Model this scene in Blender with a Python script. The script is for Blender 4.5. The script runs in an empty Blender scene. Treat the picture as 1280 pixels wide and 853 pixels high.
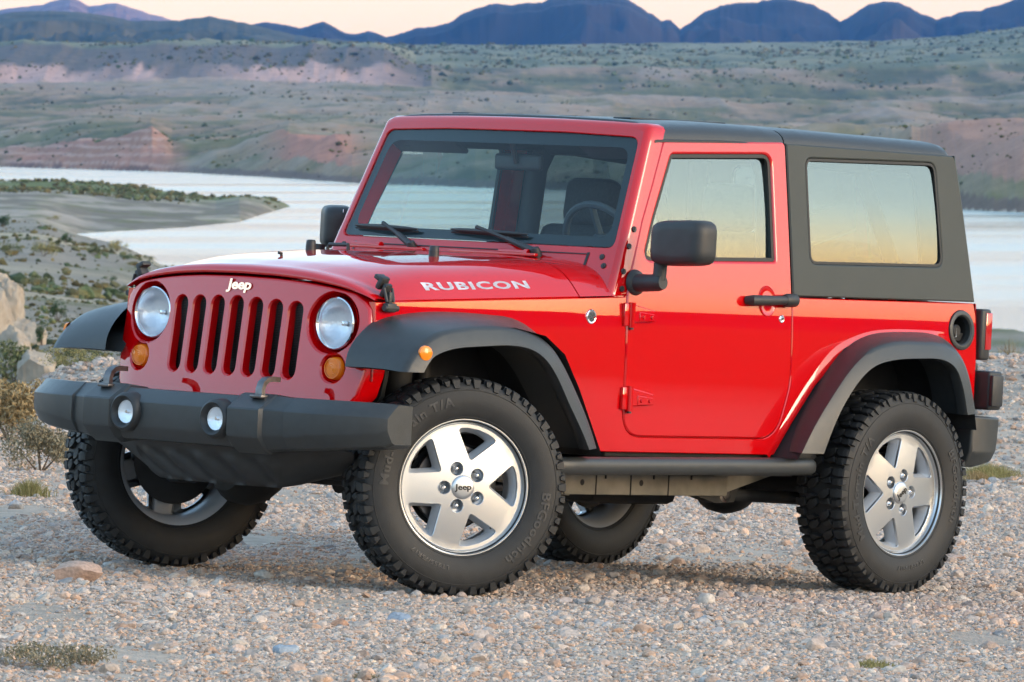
import bpy, bmesh, math, random
import numpy as np
from mathutils import Matrix, Vector, geometry
random.seed(7); RNG = np.random.default_rng(11)
SC = bpy.context.scene; COL = SC.collection
# ------------------------------------------------------------------ camera (world: camera looks along +Y, X right, Z up)
HC = 1.62; HORIZ = 180.0; FPX = 7613.2
cam = bpy.data.cameras.new('camera'); cam_ob = bpy.data.objects.new('camera', cam); COL.objects.link(cam_ob)
cam.sensor_width = 36.0; cam.lens = 36.0*FPX/1280.0; cam.clip_start = 0.5; cam.clip_end = 90000
PITCH = math.atan((426.5-HORIZ)/FPX)
cam_ob.location = (0, 0, HC); cam_ob.rotation_euler = (math.pi/2-PITCH, 0, 0)
cam.dof.use_dof = True; cam.dof.focus_distance = 22.6; cam.dof.aperture_fstop = 22.0
SC.camera = cam_ob
# ------------------------------------------------------------------ sky and light
SUN_EL, SUN_AZ = 5.0, 116.0            # azimuth clockwise from the view direction (+Y)
DUSK_LOW, DUSK_ANTI = (1.62, 1.06, .52), (1.40, .84, .50)      # glow side / pinker side opposite the sun
w = bpy.data.worlds.new('World'); SC.world = w; w.use_nodes = True
nt = w.node_tree; nt.nodes.clear()
sky = nt.nodes.new('ShaderNodeTexSky'); sky.sky_type = 'NISHITA'; sky.sun_disc = False
sky.sun_elevation = math.radians(SUN_EL); sky.sun_rotation = math.radians(SUN_AZ)
sky.altitude = 300; sky.air_density = 0.6; sky.dust_density = 1.8; sky.ozone_density = 1.0
bg = nt.nodes.new('ShaderNodeBackground'); bg.inputs['Strength'].default_value = 0.15
wo = nt.nodes.new('ShaderNodeOutputWorld')
# warm band of dusk light low over the horizon
tcw = nt.nodes.new('ShaderNodeTexCoord'); sep = nt.nodes.new('ShaderNodeSeparateXYZ'); nt.links.new(tcw.outputs['Generated'], sep.inputs[0])
rmp = nt.nodes.new('ShaderNodeValToRGB'); rmp.color_ramp.interpolation = 'EASE'
for e, (p_, c_) in zip((0, 1), ((0.0, DUSK_LOW), (.15, (.99, 1.02, .98)))): rmp.color_ramp.elements[e].position = p_; rmp.color_ramp.elements[e].color = (*c_, 1)
nt.links.new(sep.outputs['Z'], rmp.inputs[0])
rm2 = nt.nodes.new('ShaderNodeValToRGB'); rm2.color_ramp.interpolation = 'EASE'
for e, (p_, c_) in zip((0, 1), ((0.0, DUSK_ANTI), (.15, (.97, 1.02, .99)))): rm2.color_ramp.elements[e].position = p_; rm2.color_ramp.elements[e].color = (*c_, 1)
nt.links.new(sep.outputs['Z'], rm2.inputs[0]); dt = nt.nodes.new('ShaderNodeVectorMath'); dt.operation = 'DOT_PRODUCT'; nt.links.new(tcw.outputs['Generated'], dt.inputs[0])
dt.inputs[1].default_value = (math.sin(math.radians(SUN_AZ)), math.cos(math.radians(SUN_AZ)), 0); mr_ = nt.nodes.new('ShaderNodeMapRange'); mr_.inputs['From Min'].default_value = -.35; mr_.inputs['From Max'].default_value = .7
nt.links.new(dt.outputs['Value'], mr_.inputs['Value']); mxs = nt.nodes.new('ShaderNodeMix'); mxs.data_type = 'RGBA'; nt.links.new(mr_.outputs[0], mxs.inputs[0]); nt.links.new(rm2.outputs[0], mxs.inputs[6]); nt.links.new(rmp.outputs[0], mxs.inputs[7])
mul = nt.nodes.new('ShaderNodeVectorMath'); mul.operation = 'MULTIPLY'; gm = nt.nodes.new('ShaderNodeGamma'); gm.inputs['Gamma'].default_value = .6; nt.links.new(sky.outputs[0], gm.inputs[0]); hs = nt.nodes.new('ShaderNodeHueSaturation'); hs.inputs['Saturation'].default_value = 1.18; nt.links.new(gm.outputs[0], hs.inputs['Color']); nt.links.new(hs.outputs[0], mul.inputs[0]); nt.links.new(mxs.outputs[2], mul.inputs[1])
nt.links.new(mul.outputs[0], bg.inputs[0]); nt.links.new(bg.outputs[0], wo.inputs[0])
sl = bpy.data.lights.new('sun', 'SUN'); sl.energy = 0.2; sl.angle = math.radians(25); sl.color = (1, .80, .62)
so = bpy.data.objects.new('sun', sl); COL.objects.link(so)
_el = math.radians(14); _az = math.radians(SUN_AZ)
_d = Vector((math.sin(_az)*math.cos(_el), math.cos(_az)*math.cos(_el), math.sin(_el)))
so.rotation_euler = _d.to_track_quat('Z', 'Y').to_euler()
SC.view_settings.view_transform = 'Standard'; SC.view_settings.look = 'None'; SC.view_settings.gamma = 1
SC.view_settings.exposure = 3.05
SC.cycles.max_bounces = 10; SC.cycles.transparent_max_bounces = 16; SC.cycles.volume_bounces = 1
SC.cycles.caustics_reflective = False; SC.cycles.caustics_refractive = False
# ------------------------------------------------------------------ car frame -> world
def _carcam():
    yaw, pit, rol, d, cx, cy = CARCAM
    fw = np.array([np.sin(yaw)*np.cos(pit), np.cos(yaw)*np.cos(pit), np.sin(pit)])
    r0 = np.array([np.cos(yaw), -np.sin(yaw), 0.]); u0 = np.cross(r0, fw)
    r = r0*np.cos(rol)+u0*np.sin(rol); u = np.cross(r, fw)
    C = np.array([1.2, -.5, .8])-fw*d-r*cx-u*cy
    m = np.eye(4); m[:3, 0] = r; m[:3, 1] = u; m[:3, 2] = -fw; m[:3, 3] = C
    return Matrix(m.tolist())
CARCAM = (8.3240e-01, -1.2200e-02, 5.2400e-02, 2.3179e+01, 4.1230e-01, -1.4030e-01)
CAMW = Matrix.Translation((0, 0, HC)) @ Matrix.Rotation(math.pi/2-PITCH, 4, 'X')
CARM = CAMW @ _carcam().inverted()
_n = CARM.to_3x3() @ Vector((0, 0, 1)); _o = CARM.translation
GA, GB = -_n.x/_n.z, -_n.y/_n.z; GC = _o.z-GA*_o.x-GB*_o.y       # ground plane z = GA x + GB y + GC
# ------------------------------------------------------------------ helpers
def tag(o, label=None, cat=None, group=None, kind=None):
    if label: o['label'] = label
    if cat: o['category'] = cat
    if group: o['group'] = group
    if kind: o['kind'] = kind
    return o
def empty(name, parent=None, loc=(0, 0, 0)):
    o = bpy.data.objects.new(name, None); COL.objects.link(o); o.empty_display_size = .2
    o.location = loc; o.parent = parent
    return o
def copy_tree(o, parent=None):
    c = o.copy(); COL.objects.link(c); c.parent = parent
    for ch in [k for k in bpy.data.objects if k.parent == o and k != c]: copy_tree(ch, c)
    return c
def unit(v):
    v = np.asarray(v, float); return v/(np.linalg.norm(v, axis=-1, keepdims=True)+1e-12)
class MB:
    def __init__(s): s.v = []; s.f = []; s.m = []; s.n = []; s.k = 0
    def add(s, V, F, mat=0, N=None):
        V = [tuple(map(float, p)) for p in V]
        s.v += V; s.f += [[i+s.k for i in f] for f in F]; s.m += [mat]*len(F)
        s.n += ([(0, 0, 0)]*len(V) if N is None else [tuple(map(float, p)) for p in N]); s.k += len(V)
    def loft(s, rows, mat=0, closed=False, cap0=False, cap1=False, flip=False):
        R = len(rows); n = len(rows[0]); V = [p for r in rows for p in r]; F = []
        for i in range(R-1):
            for j in range(n if closed else n-1):
                a = i*n+j; b = i*n+(j+1) % n; c = b+n; d = a+n
                F.append([a, d, c, b] if flip else [a, b, c, d])
        if cap0: F.append(list(range(n)) if flip else list(range(n))[::-1])
        if cap1:
            q = [(R-1)*n+j for j in range(n)]; F.append(q[::-1] if flip else q)
        s.add(V, F, mat)
    def tube(s, pts, r, n=10, mat=0, cap=True):
        pts = [np.array(p, float) for p in pts]; rows = []
        rr = r if hasattr(r, '__len__') else [r]*len(pts); up = None
        for i, p in enumerate(pts):
            t = unit(pts[min(i+1, len(pts)-1)]-pts[max(i-1, 0)])
            if up is None:
                up = np.cross(t, [0, 0, 1.]);
                if np.linalg.norm(up) < .1: up = np.cross(t, [0, 1., 0])
            up = unit(up-t*(up@t)); b = np.cross(t, up)
            rows.append([p+rr[i]*(math.cos(a)*up+math.sin(a)*b) for a in np.linspace(0, 2*math.pi, n, endpoint=False)])
        s.loft(rows, mat, True, cap, cap)
    def rev(s, prof, c, axis, n=32, mat=0, a0=0, a1=360, ref=None):
        # prof: list of (radius, distance along axis)
        c = np.array(c, float); ax = unit(axis); ref = np.array(ref if ref is not None else ([0, 0, 1.] if abs(ax[2]) < .9 else [1., 0, 0]))
        u = unit(ref-ax*(ref@ax)); v = np.cross(ax, u); full = abs(a1-a0) >= 360
        A = np.radians(np.linspace(a0, a1, n, endpoint=not full))
        rows = [[c+ax*h+r*(math.cos(a)*u+math.sin(a)*v) for a in A] for r, h in prof]
        s.loft(rows, mat, full)
    def box(s, c, size, bev=.004, mat=0, rot=None, seg=2):
        bm = bmesh.new(); bmesh.ops.create_cube(bm, size=1)
        for v in bm.verts: v.co = Vector((v.co.x*size[0], v.co.y*size[1], v.co.z*size[2]))
        if bev > 0: bmesh.ops.bevel(bm, geom=bm.edges[:], offset=min(bev, min(size)*.45), segments=seg, profile=.5, affect='EDGES')
        M = Matrix.Translation(c) @ (rot.to_4x4() if rot is not None else Matrix())
        bm.verts.index_update()
        s.add([M @ v.co for v in bm.verts], [[v.index for v in f.verts] for f in bm.faces], mat); bm.free()
    def poly(s, pts, h, mat=0):
        # extrude a planar polygon (3D points) by vector h, both caps
        n = len(pts); h = np.array(h, float); P = [np.array(p, float) for p in pts]
        s.add(P+[p+h for p in P], [list(range(n))[::-1], list(range(n, 2*n))]+[[i, (i+1) % n, n+(i+1) % n, n+i] for i in range(n)], mat)
    def build(s, name, mats, parent=None, angle=38):
        me = bpy.data.meshes.new(name); me.from_pydata(s.v, [], s.f)
        for m in (mats if isinstance(mats, (list, tuple)) else [mats]): me.materials.append(m)
        me.polygons.foreach_set('material_index', s.m); me.polygons.foreach_set('use_smooth', [True]*len(s.f))
        me.update()
        try: me.set_sharp_from_angle(angle=math.radians(angle))
        except Exception: pass
        if any(n != (0, 0, 0) for n in s.n):
            li = np.zeros(len(me.loops), dtype=np.int32); me.loops.foreach_get('vertex_index', li)
            N = np.array(s.n)[li]; me.normals_split_custom_set([tuple(x) for x in N])
        o = bpy.data.objects.new(name, me); COL.objects.link(o); o.parent = parent
        return o
def area2(p): return sum(p[i][0]*p[(i+1) % len(p)][1]-p[(i+1) % len(p)][0]*p[i][1] for i in range(len(p)))
def offs(p, d):
    # move polygon outward (CCW) by d
    n = len(p); out = []
    for i in range(n):
        a = np.array(p[i-1]); b = np.array(p[i]); c = np.array(p[(i+1) % n])
        e1 = unit(b-a); e2 = unit(c-b); n1 = np.array([e1[1], -e1[0]]); n2 = np.array([e2[1], -e2[0]])
        m = n1+n2; m = m/max(.35, (m@m)/2); out.append(tuple(b+m*d))
    return out
def rpoly(pts, r=.02, n=5):
    # fillet corners; a point may carry its own radius as third entry
    out = []; N = len(pts)
    for i in range(N):
        a = np.array(pts[i-1][:2]); b = np.array(pts[i][:2]); c = np.array(pts[(i+1) % N][:2])
        rr = pts[i][2] if len(pts[i]) > 2 else r
        u = unit(a-b); v = unit(c-b); ang = math.acos(max(-1, min(1, u@v)))
        if rr <= 0 or ang > 3.05: out.append(tuple(b)); continue
        d = min(rr/math.tan(ang/2), .45*np.linalg.norm(a-b), .45*np.linalg.norm(c-b)); p0 = b+u*d; p1 = b+v*d
        for k in range(n+1):
            t = k/n; out.append(tuple((1-t)**2*p0+2*t*(1-t)*b+t*t*p1))
    return out
def dens(p, d=.05):
    out = []
    for i in range(len(p)):
        a = np.array(p[i]); b = np.array(p[(i+1) % len(p)]); k = max(1, int(math.ceil(np.linalg.norm(b-a)/d)))
        for j in range(k): out.append(tuple(a+(b-a)*j/k))
    return out
def circ(c, r, n=24, ry=None): return [(c[0]+r*math.cos(t), c[1]+(ry or r)*math.sin(t)) for t in np.linspace(0, 2*math.pi, n, endpoint=False)]
def panel(mb, outer, holes, P, bev=.003, depth=.02, du=.12, dv=.03, mat=0, back=False, hbev=None, hdepth=None):
    P_ = lambda u, v, w: np.array(P(u, v, w), float)
    if area2(outer) < 0: outer = outer[::-1]
    hs = [h if area2(h) > 0 else h[::-1] for h in holes]
    outer = dens(outer); hs = [dens(h) for h in hs]
    hb = bev if hbev is None else hbev
    oi = offs(outer, -bev); hi = [offs(h, hb) for h in hs]
    def nrm(u, v):
        e = 2e-3; a = P_(u+e, v, 0)-P_(u-e, v, 0); b = P_(u, v+e, 0)-P_(u, v-e, 0); n = unit(np.cross(a, b))
        o = P_(u, v, 1e-3)-P_(u, v, 0); return n if n@o > 0 else -n
    loops = [[Vector((x, y, 0)) for x, y in oi]]+[[Vector((x, y, 0)) for x, y in h] for h in hi]
    flat = [q for l in loops for q in l]; ed = []; k0 = 0
    for l in loops: ed += [(k0+i, k0+(i+1) % len(l)) for i in range(len(l))]; k0 += len(l)
    cd = geometry.delaunay_2d_cdt([Vector((q.x, q.y)) for q in flat], ed, [], 0, 1e-7); flat = [Vector((q.x, q.y, 0)) for q in cd[0]]
    def inside(x, y, l):
        c = False; j = len(l)-1
        for i in range(len(l)):
            if (l[i].y > y) != (l[j].y > y) and x < (l[j].x-l[i].x)*(y-l[i].y)/(l[j].y-l[i].y)+l[i].x: c = not c
            j = i
        return c
    tris = []
    for t in cd[2]:
        mx_ = sum(flat[i].x for i in t)/3; my_ = sum(flat[i].y for i in t)/3
        if inside(mx_, my_, loops[0]) and not any(inside(mx_, my_, l) for l in loops[1:]): tris.append(t)
    bm = bmesh.new(); vs = [bm.verts.new(q) for q in flat]
    for t in tris:
        try: bm.faces.new([vs[i] for i in t])
        except ValueError: pass
    us = [q.x for q in flat]; vv = [q.y for q in flat]
    for lo, hi_, st, ax in ((min(us), max(us), du, 0), (min(vv), max(vv), dv, 1)):
        if not st: continue
        k = int((hi_-lo)/st)
        for j in range(1, k+1):
            c = lo+(hi_-lo)*j/(k+1); co = (c, 0, 0) if ax == 0 else (0, c, 0); no = (1, 0, 0) if ax == 0 else (0, 1, 0)
            bmesh.ops.bisect_plane(bm, geom=bm.verts[:]+bm.edges[:]+bm.faces[:], plane_co=co, plane_no=no, dist=1e-6)
    bm.verts.index_update()
    V = [P_(v.co.x, v.co.y, 0) for v in bm.verts]; N = [nrm(v.co.x, v.co.y) for v in bm.verts]; F = []
    for f in bm.faces:
        ii = [v.index for v in f.verts]; a, b, c = V[ii[0]], V[ii[1]], V[ii[2]]
        if np.cross(b-a, c-a)@N[ii[0]] < 0: ii = ii[::-1]
        F.append(ii)
    bm.free(); mb.add(V, F, mat, N)
    if back:
        mb.add([P_(0, 0, 0)*0+p-n*depth for p, n in zip(V, N)], [f[::-1] for f in F], mat)
    c0 = np.mean(np.array(outer), 0)
    for ins, out, inv, bb, dd in [(oi, outer, False, bev, depth)]+[(a, b, True, hb, hdepth or depth) for a, b in zip(hi, hs)]:
        n = len(out); r0 = [P_(x, y, 0) for x, y in ins]
        sgn = -1 if inv else 1
        rows = [r0]
        K = 3 if bb > .006 else 1
        for k in range(1, K+1):
            t = k/K; lat = math.sin(t*math.pi/2) if K > 1 else t; dw = 1-math.cos(t*math.pi/2) if K > 1 else t
            rows.append([P_(a[0]+(b[0]-a[0])*lat, a[1]+(b[1]-a[1])*lat, -bb*dw) for a, b in zip(ins, out)])
        rows.append([P_(x, y, -dd) for x, y in out])
        # orientation test
        a, b, c = rows[-2][0], rows[-2][1], rows[-1][0]; n_ = np.cross(b-a, c-a)
        m = P_(out[0][0], out[0][1], 0); o2 = offs(out, .01)[0]; o3 = P_(o2[0], o2[1], 0)-m
        want = (o3 if not inv else -o3)
        mb.loft(rows, mat, True, flip=(n_@want > 0) is False)
def text_geo(s, size=1, ext=.05, offset=0.0, shear=0, space=1.0):
    cu = bpy.data.curves.new('t', 'FONT'); cu.body = s; cu.size = size; cu.extrude = ext; cu.offset = offset; cu.shear = shear
    cu.space_character = space; cu.align_x = 'CENTER'; cu.align_y = 'CENTER'; cu.resolution_u = 3
    o = bpy.data.objects.new('t', cu); COL.objects.link(o); bpy.context.view_layer.update()
    me = o.evaluated_get(bpy.context.evaluated_depsgraph_get()).to_mesh(); bm = bmesh.new(); bm.from_mesh(me)
    for k in range(1, 10):
        bmesh.ops.bisect_plane(bm, geom=bm.verts[:]+bm.edges[:]+bm.faces[:], plane_co=(0, size*(k/9-.5), 0), plane_no=(0, 1, 0), dist=1e-7)
    bm.verts.index_update(); V = [tuple(v.co) for v in bm.verts]; F = [[v.index for v in f.verts] for f in bm.faces]; bm.free()
    o.evaluated_get(bpy.context.evaluated_depsgraph_get()).to_mesh_clear()
    bpy.data.objects.remove(o); bpy.data.curves.remove(cu)
    return V, F
def add_text(mb, s, f, mat=0, **k):
    V, F = text_geo(s, **k); mb.add([f(*p) for p in V], F, mat)
# ------------------------------------------------------------------ materials
MATS = {}
def mat(name, color=(.5, .5, .5), rough=.5, metal=0, coat=0, ior=1.5, noise=0, nscale=60, bump=0, bscale=200, **kw):
    m = bpy.data.materials.new(name); m.use_nodes = True; n = m.node_tree; b = n.nodes['Principled BSDF']
    b.inputs['Base Color'].default_value = (*color, 1); b.inputs['Roughness'].default_value = rough
    b.inputs['Metallic'].default_value = metal; b.inputs['IOR'].default_value = ior
    if coat: b.inputs['Coat Weight'].default_value = coat; b.inputs['Coat Roughness'].default_value = kw.get('crough', .015); b.inputs['Coat IOR'].default_value = kw.get('cior', 1.6)
    if kw.get('trans'): b.inputs['Transmission Weight'].default_value = kw['trans']
    tc = n.nodes.new('ShaderNodeTexCoord')
    if noise:
        t = n.nodes.new('ShaderNodeTexNoise'); t.inputs['Scale'].default_value = nscale; t.inputs['Detail'].default_value = 6
        n.links.new(tc.outputs['Object'], t.inputs['Vector'])
        r = n.nodes.new('ShaderNodeValToRGB'); r.color_ramp.elements[0].position = .3; r.color_ramp.elements[1].position = .7
        r.color_ramp.elements[0].color = tuple(c*(1-noise) for c in color)+(1,); r.color_ramp.elements[1].color = tuple(min(1, c*(1+noise)) for c in color)+(1,)
        n.links.new(t.outputs['Fac'], r.inputs[0]); n.links.new(r.outputs[0], b.inputs['Base Color'])
        mr = n.nodes.new('ShaderNodeMapRange'); mr.inputs['To Min'].default_value = max(.02, rough-.08); mr.inputs['To Max'].default_value = rough+.08
        n.links.new(t.outputs['Fac'], mr.inputs['Value']); n.links.new(mr.outputs[0], b.inputs['Roughness'])
    if bump:
        t = n.nodes.new('ShaderNodeTexNoise'); t.inputs['Scale'].default_value = bscale; t.inputs['Detail'].default_value = 4
        n.links.new(tc.outputs['Object'], t.inputs['Vector'])
        bp = n.nodes.new('ShaderNodeBump'); bp.inputs['Strength'].default_value = bump; bp.inputs['Distance'].default_value = .002
        n.links.new(t.outputs['Fac'], bp.inputs['Height']); n.links.new(bp.outputs[0], b.inputs['Normal'])
    MATS[name] = m; return m
def glassmat(name, tint, tr, ior=1.5, refl_tint=(1, 1, 1)):
    m = bpy.data.materials.new(name); m.use_nodes = True; n = m.node_tree; n.nodes.clear()
    out = n.nodes.new('ShaderNodeOutputMaterial'); mx = n.nodes.new('ShaderNodeMixShader'); fr = n.nodes.new('ShaderNodeFresnel')
    tb = n.nodes.new('ShaderNodeBsdfTransparent'); gl = n.nodes.new('ShaderNodeBsdfGlossy'); gl.inputs['Roughness'].default_value = .003
    tb.inputs[0].default_value = (*[c*tr for c in tint], 1); gl.inputs[0].default_value = (*refl_tint, 1); fr.inputs['IOR'].default_value = ior
    ge = n.nodes.new('ShaderNodeNewGeometry'); mi = n.nodes.new('ShaderNodeMapRange'); mi.inputs['To Min'].default_value = ior; mi.inputs['To Max'].default_value = 1/ior
    n.links.new(ge.outputs['Backfacing'], mi.inputs['Value']); n.links.new(mi.outputs[0], fr.inputs['IOR']); n.links.new(fr.outputs[0], mx.inputs[0]); n.links.new(tb.outputs[0], mx.inputs[1]); n.links.new(gl.outputs[0], mx.inputs[2]); n.links.new(mx.outputs[0], out.inputs[0])
    return m
PAINT = mat('red_paint', (.55, .0006, .002), .45, 0, 1, 1.2, crough=.012, cior=1.75)
PAINT.node_tree.nodes['Principled BSDF'].inputs['Specular IOR Level'].default_value = 0
PLAST = mat('black_plastic', (.032, .035, .036), .38, noise=.12, nscale=30, bump=.25, bscale=900)
PLAST2 = mat('dark_plastic', (.026, .027, .028), .5, noise=.2, nscale=20, bump=.2, bscale=700)
HTOP = mat('hardtop_plastic', (.028, .034, .030), .5, noise=.05, nscale=14, bump=.35, bscale=1100)
RUBB = mat('tyre_rubber', (.013, .0135, .014), .62, noise=.35, nscale=25, bump=.3, bscale=400)
SEAL = mat('rubber_seal', (.012, .012, .012), .5)
ALLOY = mat('machined_alloy', (.68, .70, .72), .28, 1, bump=.05, bscale=1500)
ALLOYD = mat('painted_alloy', (.50, .53, .57), .45, .3)
CHROME = mat('chrome', (.85, .86, .88), .06, 1)
STEEL = mat('bare_steel', (.16, .15, .15), .42, 1, noise=.3, nscale=30)
FRAMEM = mat('beige_frame', (.20, .185, .15), .6, noise=.3, nscale=9, bump=.3)  # beige tone with noise for the frame rails
UNDER = mat('underbody', (.018, .018, .018), .7, noise=.4, nscale=12)
BLACK = mat('black_void', (.006, .006, .006), .8)
SILVER = mat('silver_decal', (.72, .73, .78), .3)
AMBER = mat('amber_lens', (.95, .24, .008), .2, coat=.25)
REDL = mat('red_lens', (.45, .01, .01), .12, coat=.8)
REFL = mat('lamp_reflector', (.80, .84, .90), .22, .55, bump=.6, bscale=90)
FABRIC = mat('seat_fabric', (.05, .052, .056), .85, noise=.2, nscale=80, bump=.4, bscale=500)
DASH = mat('dash_plastic', (.05, .055, .06), .6)
MIRG = mat('mirror_glass', (.9, .9, .9), .01, 1)
FRIT = mat('black_frit', (.006, .008, .009), .6)
WGLASS = glassmat('windscreen_glass', (.82, .97, 1.0), .97, 1.42)
SGLASS = glassmat('side_glass', (.74, .86, .84), .92, 2.5, (.88, 1, .95))
QGLASS = glassmat('tinted_glass', (.40, .48, .47), .6, 2.5, (.88, 1, .95))
LENS = glassmat('lamp_lens', (1, 1, 1), .96, 1.5)
# ================================================================== THE PLACE
LAKE = -13.0
def pz(py, r): return HC-(np.asarray(py)-HORIZ)/FPX*r
def _hash(ix, iy, s):
    h = (ix.astype(np.int64)*374761393+iy.astype(np.int64)*668265263+s*974634777) & 0xffffffff
    h = ((h ^ (h >> 13))*1274126177) & 0xffffffff
    return ((h ^ (h >> 16)) & 0xffff)/65535.0
def vnoise(x, y, s=0):
    ix = np.floor(x); iy = np.floor(y); fx = x-ix; fy = y-iy; fx = fx*fx*(3-2*fx); fy = fy*fy*(3-2*fy)
    a = _hash(ix, iy, s); b = _hash(ix+1, iy, s); c = _hash(ix, iy+1, s); d = _hash(ix+1, iy+1, s)
    return (a+(b-a)*fx)*(1-fy)+(c+(d-c)*fx)*fy
def fbm(x, y, o=5, s=0, ridged=False):
    t = 0; a = .5; n = 0
    for k in range(o):
        v = vnoise(x, y, s+k); v = 1-abs(2*v-1) if ridged else v
        t = t+a*v; n += a; x = x*2.03+17.1; y = y*2.03+9.7; a *= .5
    return t/n
def I(px, xs, ys): return np.interp(px, xs, ys)
def terrain(px, r, X, Y):
    """height and colour of the ground at distance r in the direction given by px (a bearing measured like the photograph's columns)"""
    c = np.clip(px, -260, 1560)
    crest = I(c, [-260, 0, 50, 80, 130, 200, 1200, 1240, 1280, 1560], [520, 499, 479, 464, 452, 450, 450, 441, 442, 455])
    r150 = I(c, [-260, 0, 60, 130, 190, 640, 1560], [395, 405, 412, 425, 432, 470, 475])
    r400 = I(c, [-260, 0, 60, 130, 190, 400, 1560], [330, 340, 346, 352, 368, 440, 448])
    A = I(c, [-260, 109, 150, 180, 200, 300, 1560], [960, 960, 883, 800, 742, 655, 430])
    land = I(c, [40, 118], [1, 0]); land = land*land*(3-2*land)
    B = I(c, [109, 150, 225, 300, 330, 365, 400, 700], [1000, 1021, 1060, 1136, 1265, 1427, 1400, 900])
    ridge = I(c, [-260, 0, 100, 180, 240, 270, 300, 330, 350, 366], [222, 226, 229, 236, 246, 249, 245, 246, 252, 259])
    Cc = I(c, [-260, 200, 300, 366, 400, 700], [2100, 1800, 1600, 1440, 1410, 950])
    pen = I(c, [355, 372], [1, 0])
    D = I(c, [-260, 0, 200, 440, 600, 1210, 1280, 1560], [4000, 3838, 3180, 2271, 2024, 1357, 1294, 1200])+60*(fbm(c/30, c*0+3, 4, 9)-.5)
    pD = HORIZ+(HC-LAKE)*FPX/D
    cl = I(c, [-260, 0, 30, 50, 200, 225, 240, 440, 1200, 1560], [8, 8, 10, 13, 14, 12, 6, 9, 24, 26])
    d2 = I(c, [-260, 0, 50, 100, 190, 215, 300, 360, 440, 1100, 1200, 1280, 1560], [190, 192, 190, 170, 163, 186, 194, 178, 196, 205, 212, 208, 205])
    d3 = I(c, [-260, 500, 800, 1100, 1280, 1560], [150, 150, 165, 175, 172, 170])
    d4 = I(c, [-260, 500, 800, 1560], [109, 109, 118, 122])
    m = c < 520
    top = I(c, [-260, 480, 520, 900, 1100, 1200, 1280, 1560], [57, 58, 80, 86, 84, 80, 76, 70])
    t2 = I(c, [-260, 520, 900, 1100, 1200, 1280, 1560], [56.5, 57, 56, 53, 46, 35, 15])
    pl = GA*X+GB*Y+GC
    R = [10+0*c, 36.5+0*c, 43+0*c, 50+0*c, 62+0*c, 75+0*c, 150+0*c, 400+0*c, A, A+25, B-30, B, .5*(B+Cc), Cc, Cc+40, D-60, D, D*1.018, D*1.12, 5200+0*c, 6800+0*c, 7350+0*c, 9800+0*c, 16000+0*c]
    zc = pz(crest, 43)
    nolake = 1-land
    Z = [0*c, 0*c, zc, zc-.35, pz(np.maximum(crest-6, 462), 62)-.3, pz(np.maximum(crest-16, 452), 75)-.4, pz(r150, 150), pz(r400, 400), LAKE+land*2.5, LAKE-2*nolake+land*2, LAKE-2*nolake+land*2, np.where(pen > 0, LAKE, LAKE-3)+land*2.4,
         np.where(pen > 0, pz(ridge, .5*(B+Cc)), LAKE-3), LAKE-(1-pen)*3, LAKE-3+0*c, LAKE-3+0*c, LAKE+0*c, pz(pD-cl*.6, D*1.018), pz(d2, D*1.12), pz(d3, 5200), pz(d4, 6800), pz(top, 7350), pz(t2, 9800), pz(t2, 9800)+0*c-20]
    R = np.stack(R); Z = np.stack(Z); R = np.maximum.accumulate(R+np.arange(len(R))[:, None]*1e-3, 0) if R.ndim == 2 else R
    z = np.empty_like(r)
    for j in range(r.shape[0]): 
        z[j] = np.interp(r[j], R[:, j], Z[:, j])
    near = r < 36.5; k = np.clip((r-36.5)/6.5, 0, 1); k = k*k*(3-2*k)
    z = np.where(r < 43, pl*(1-k)+zc[:, None]*k if z.ndim == 2 else z, z)
    return z, (R, d2, D, top)
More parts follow.
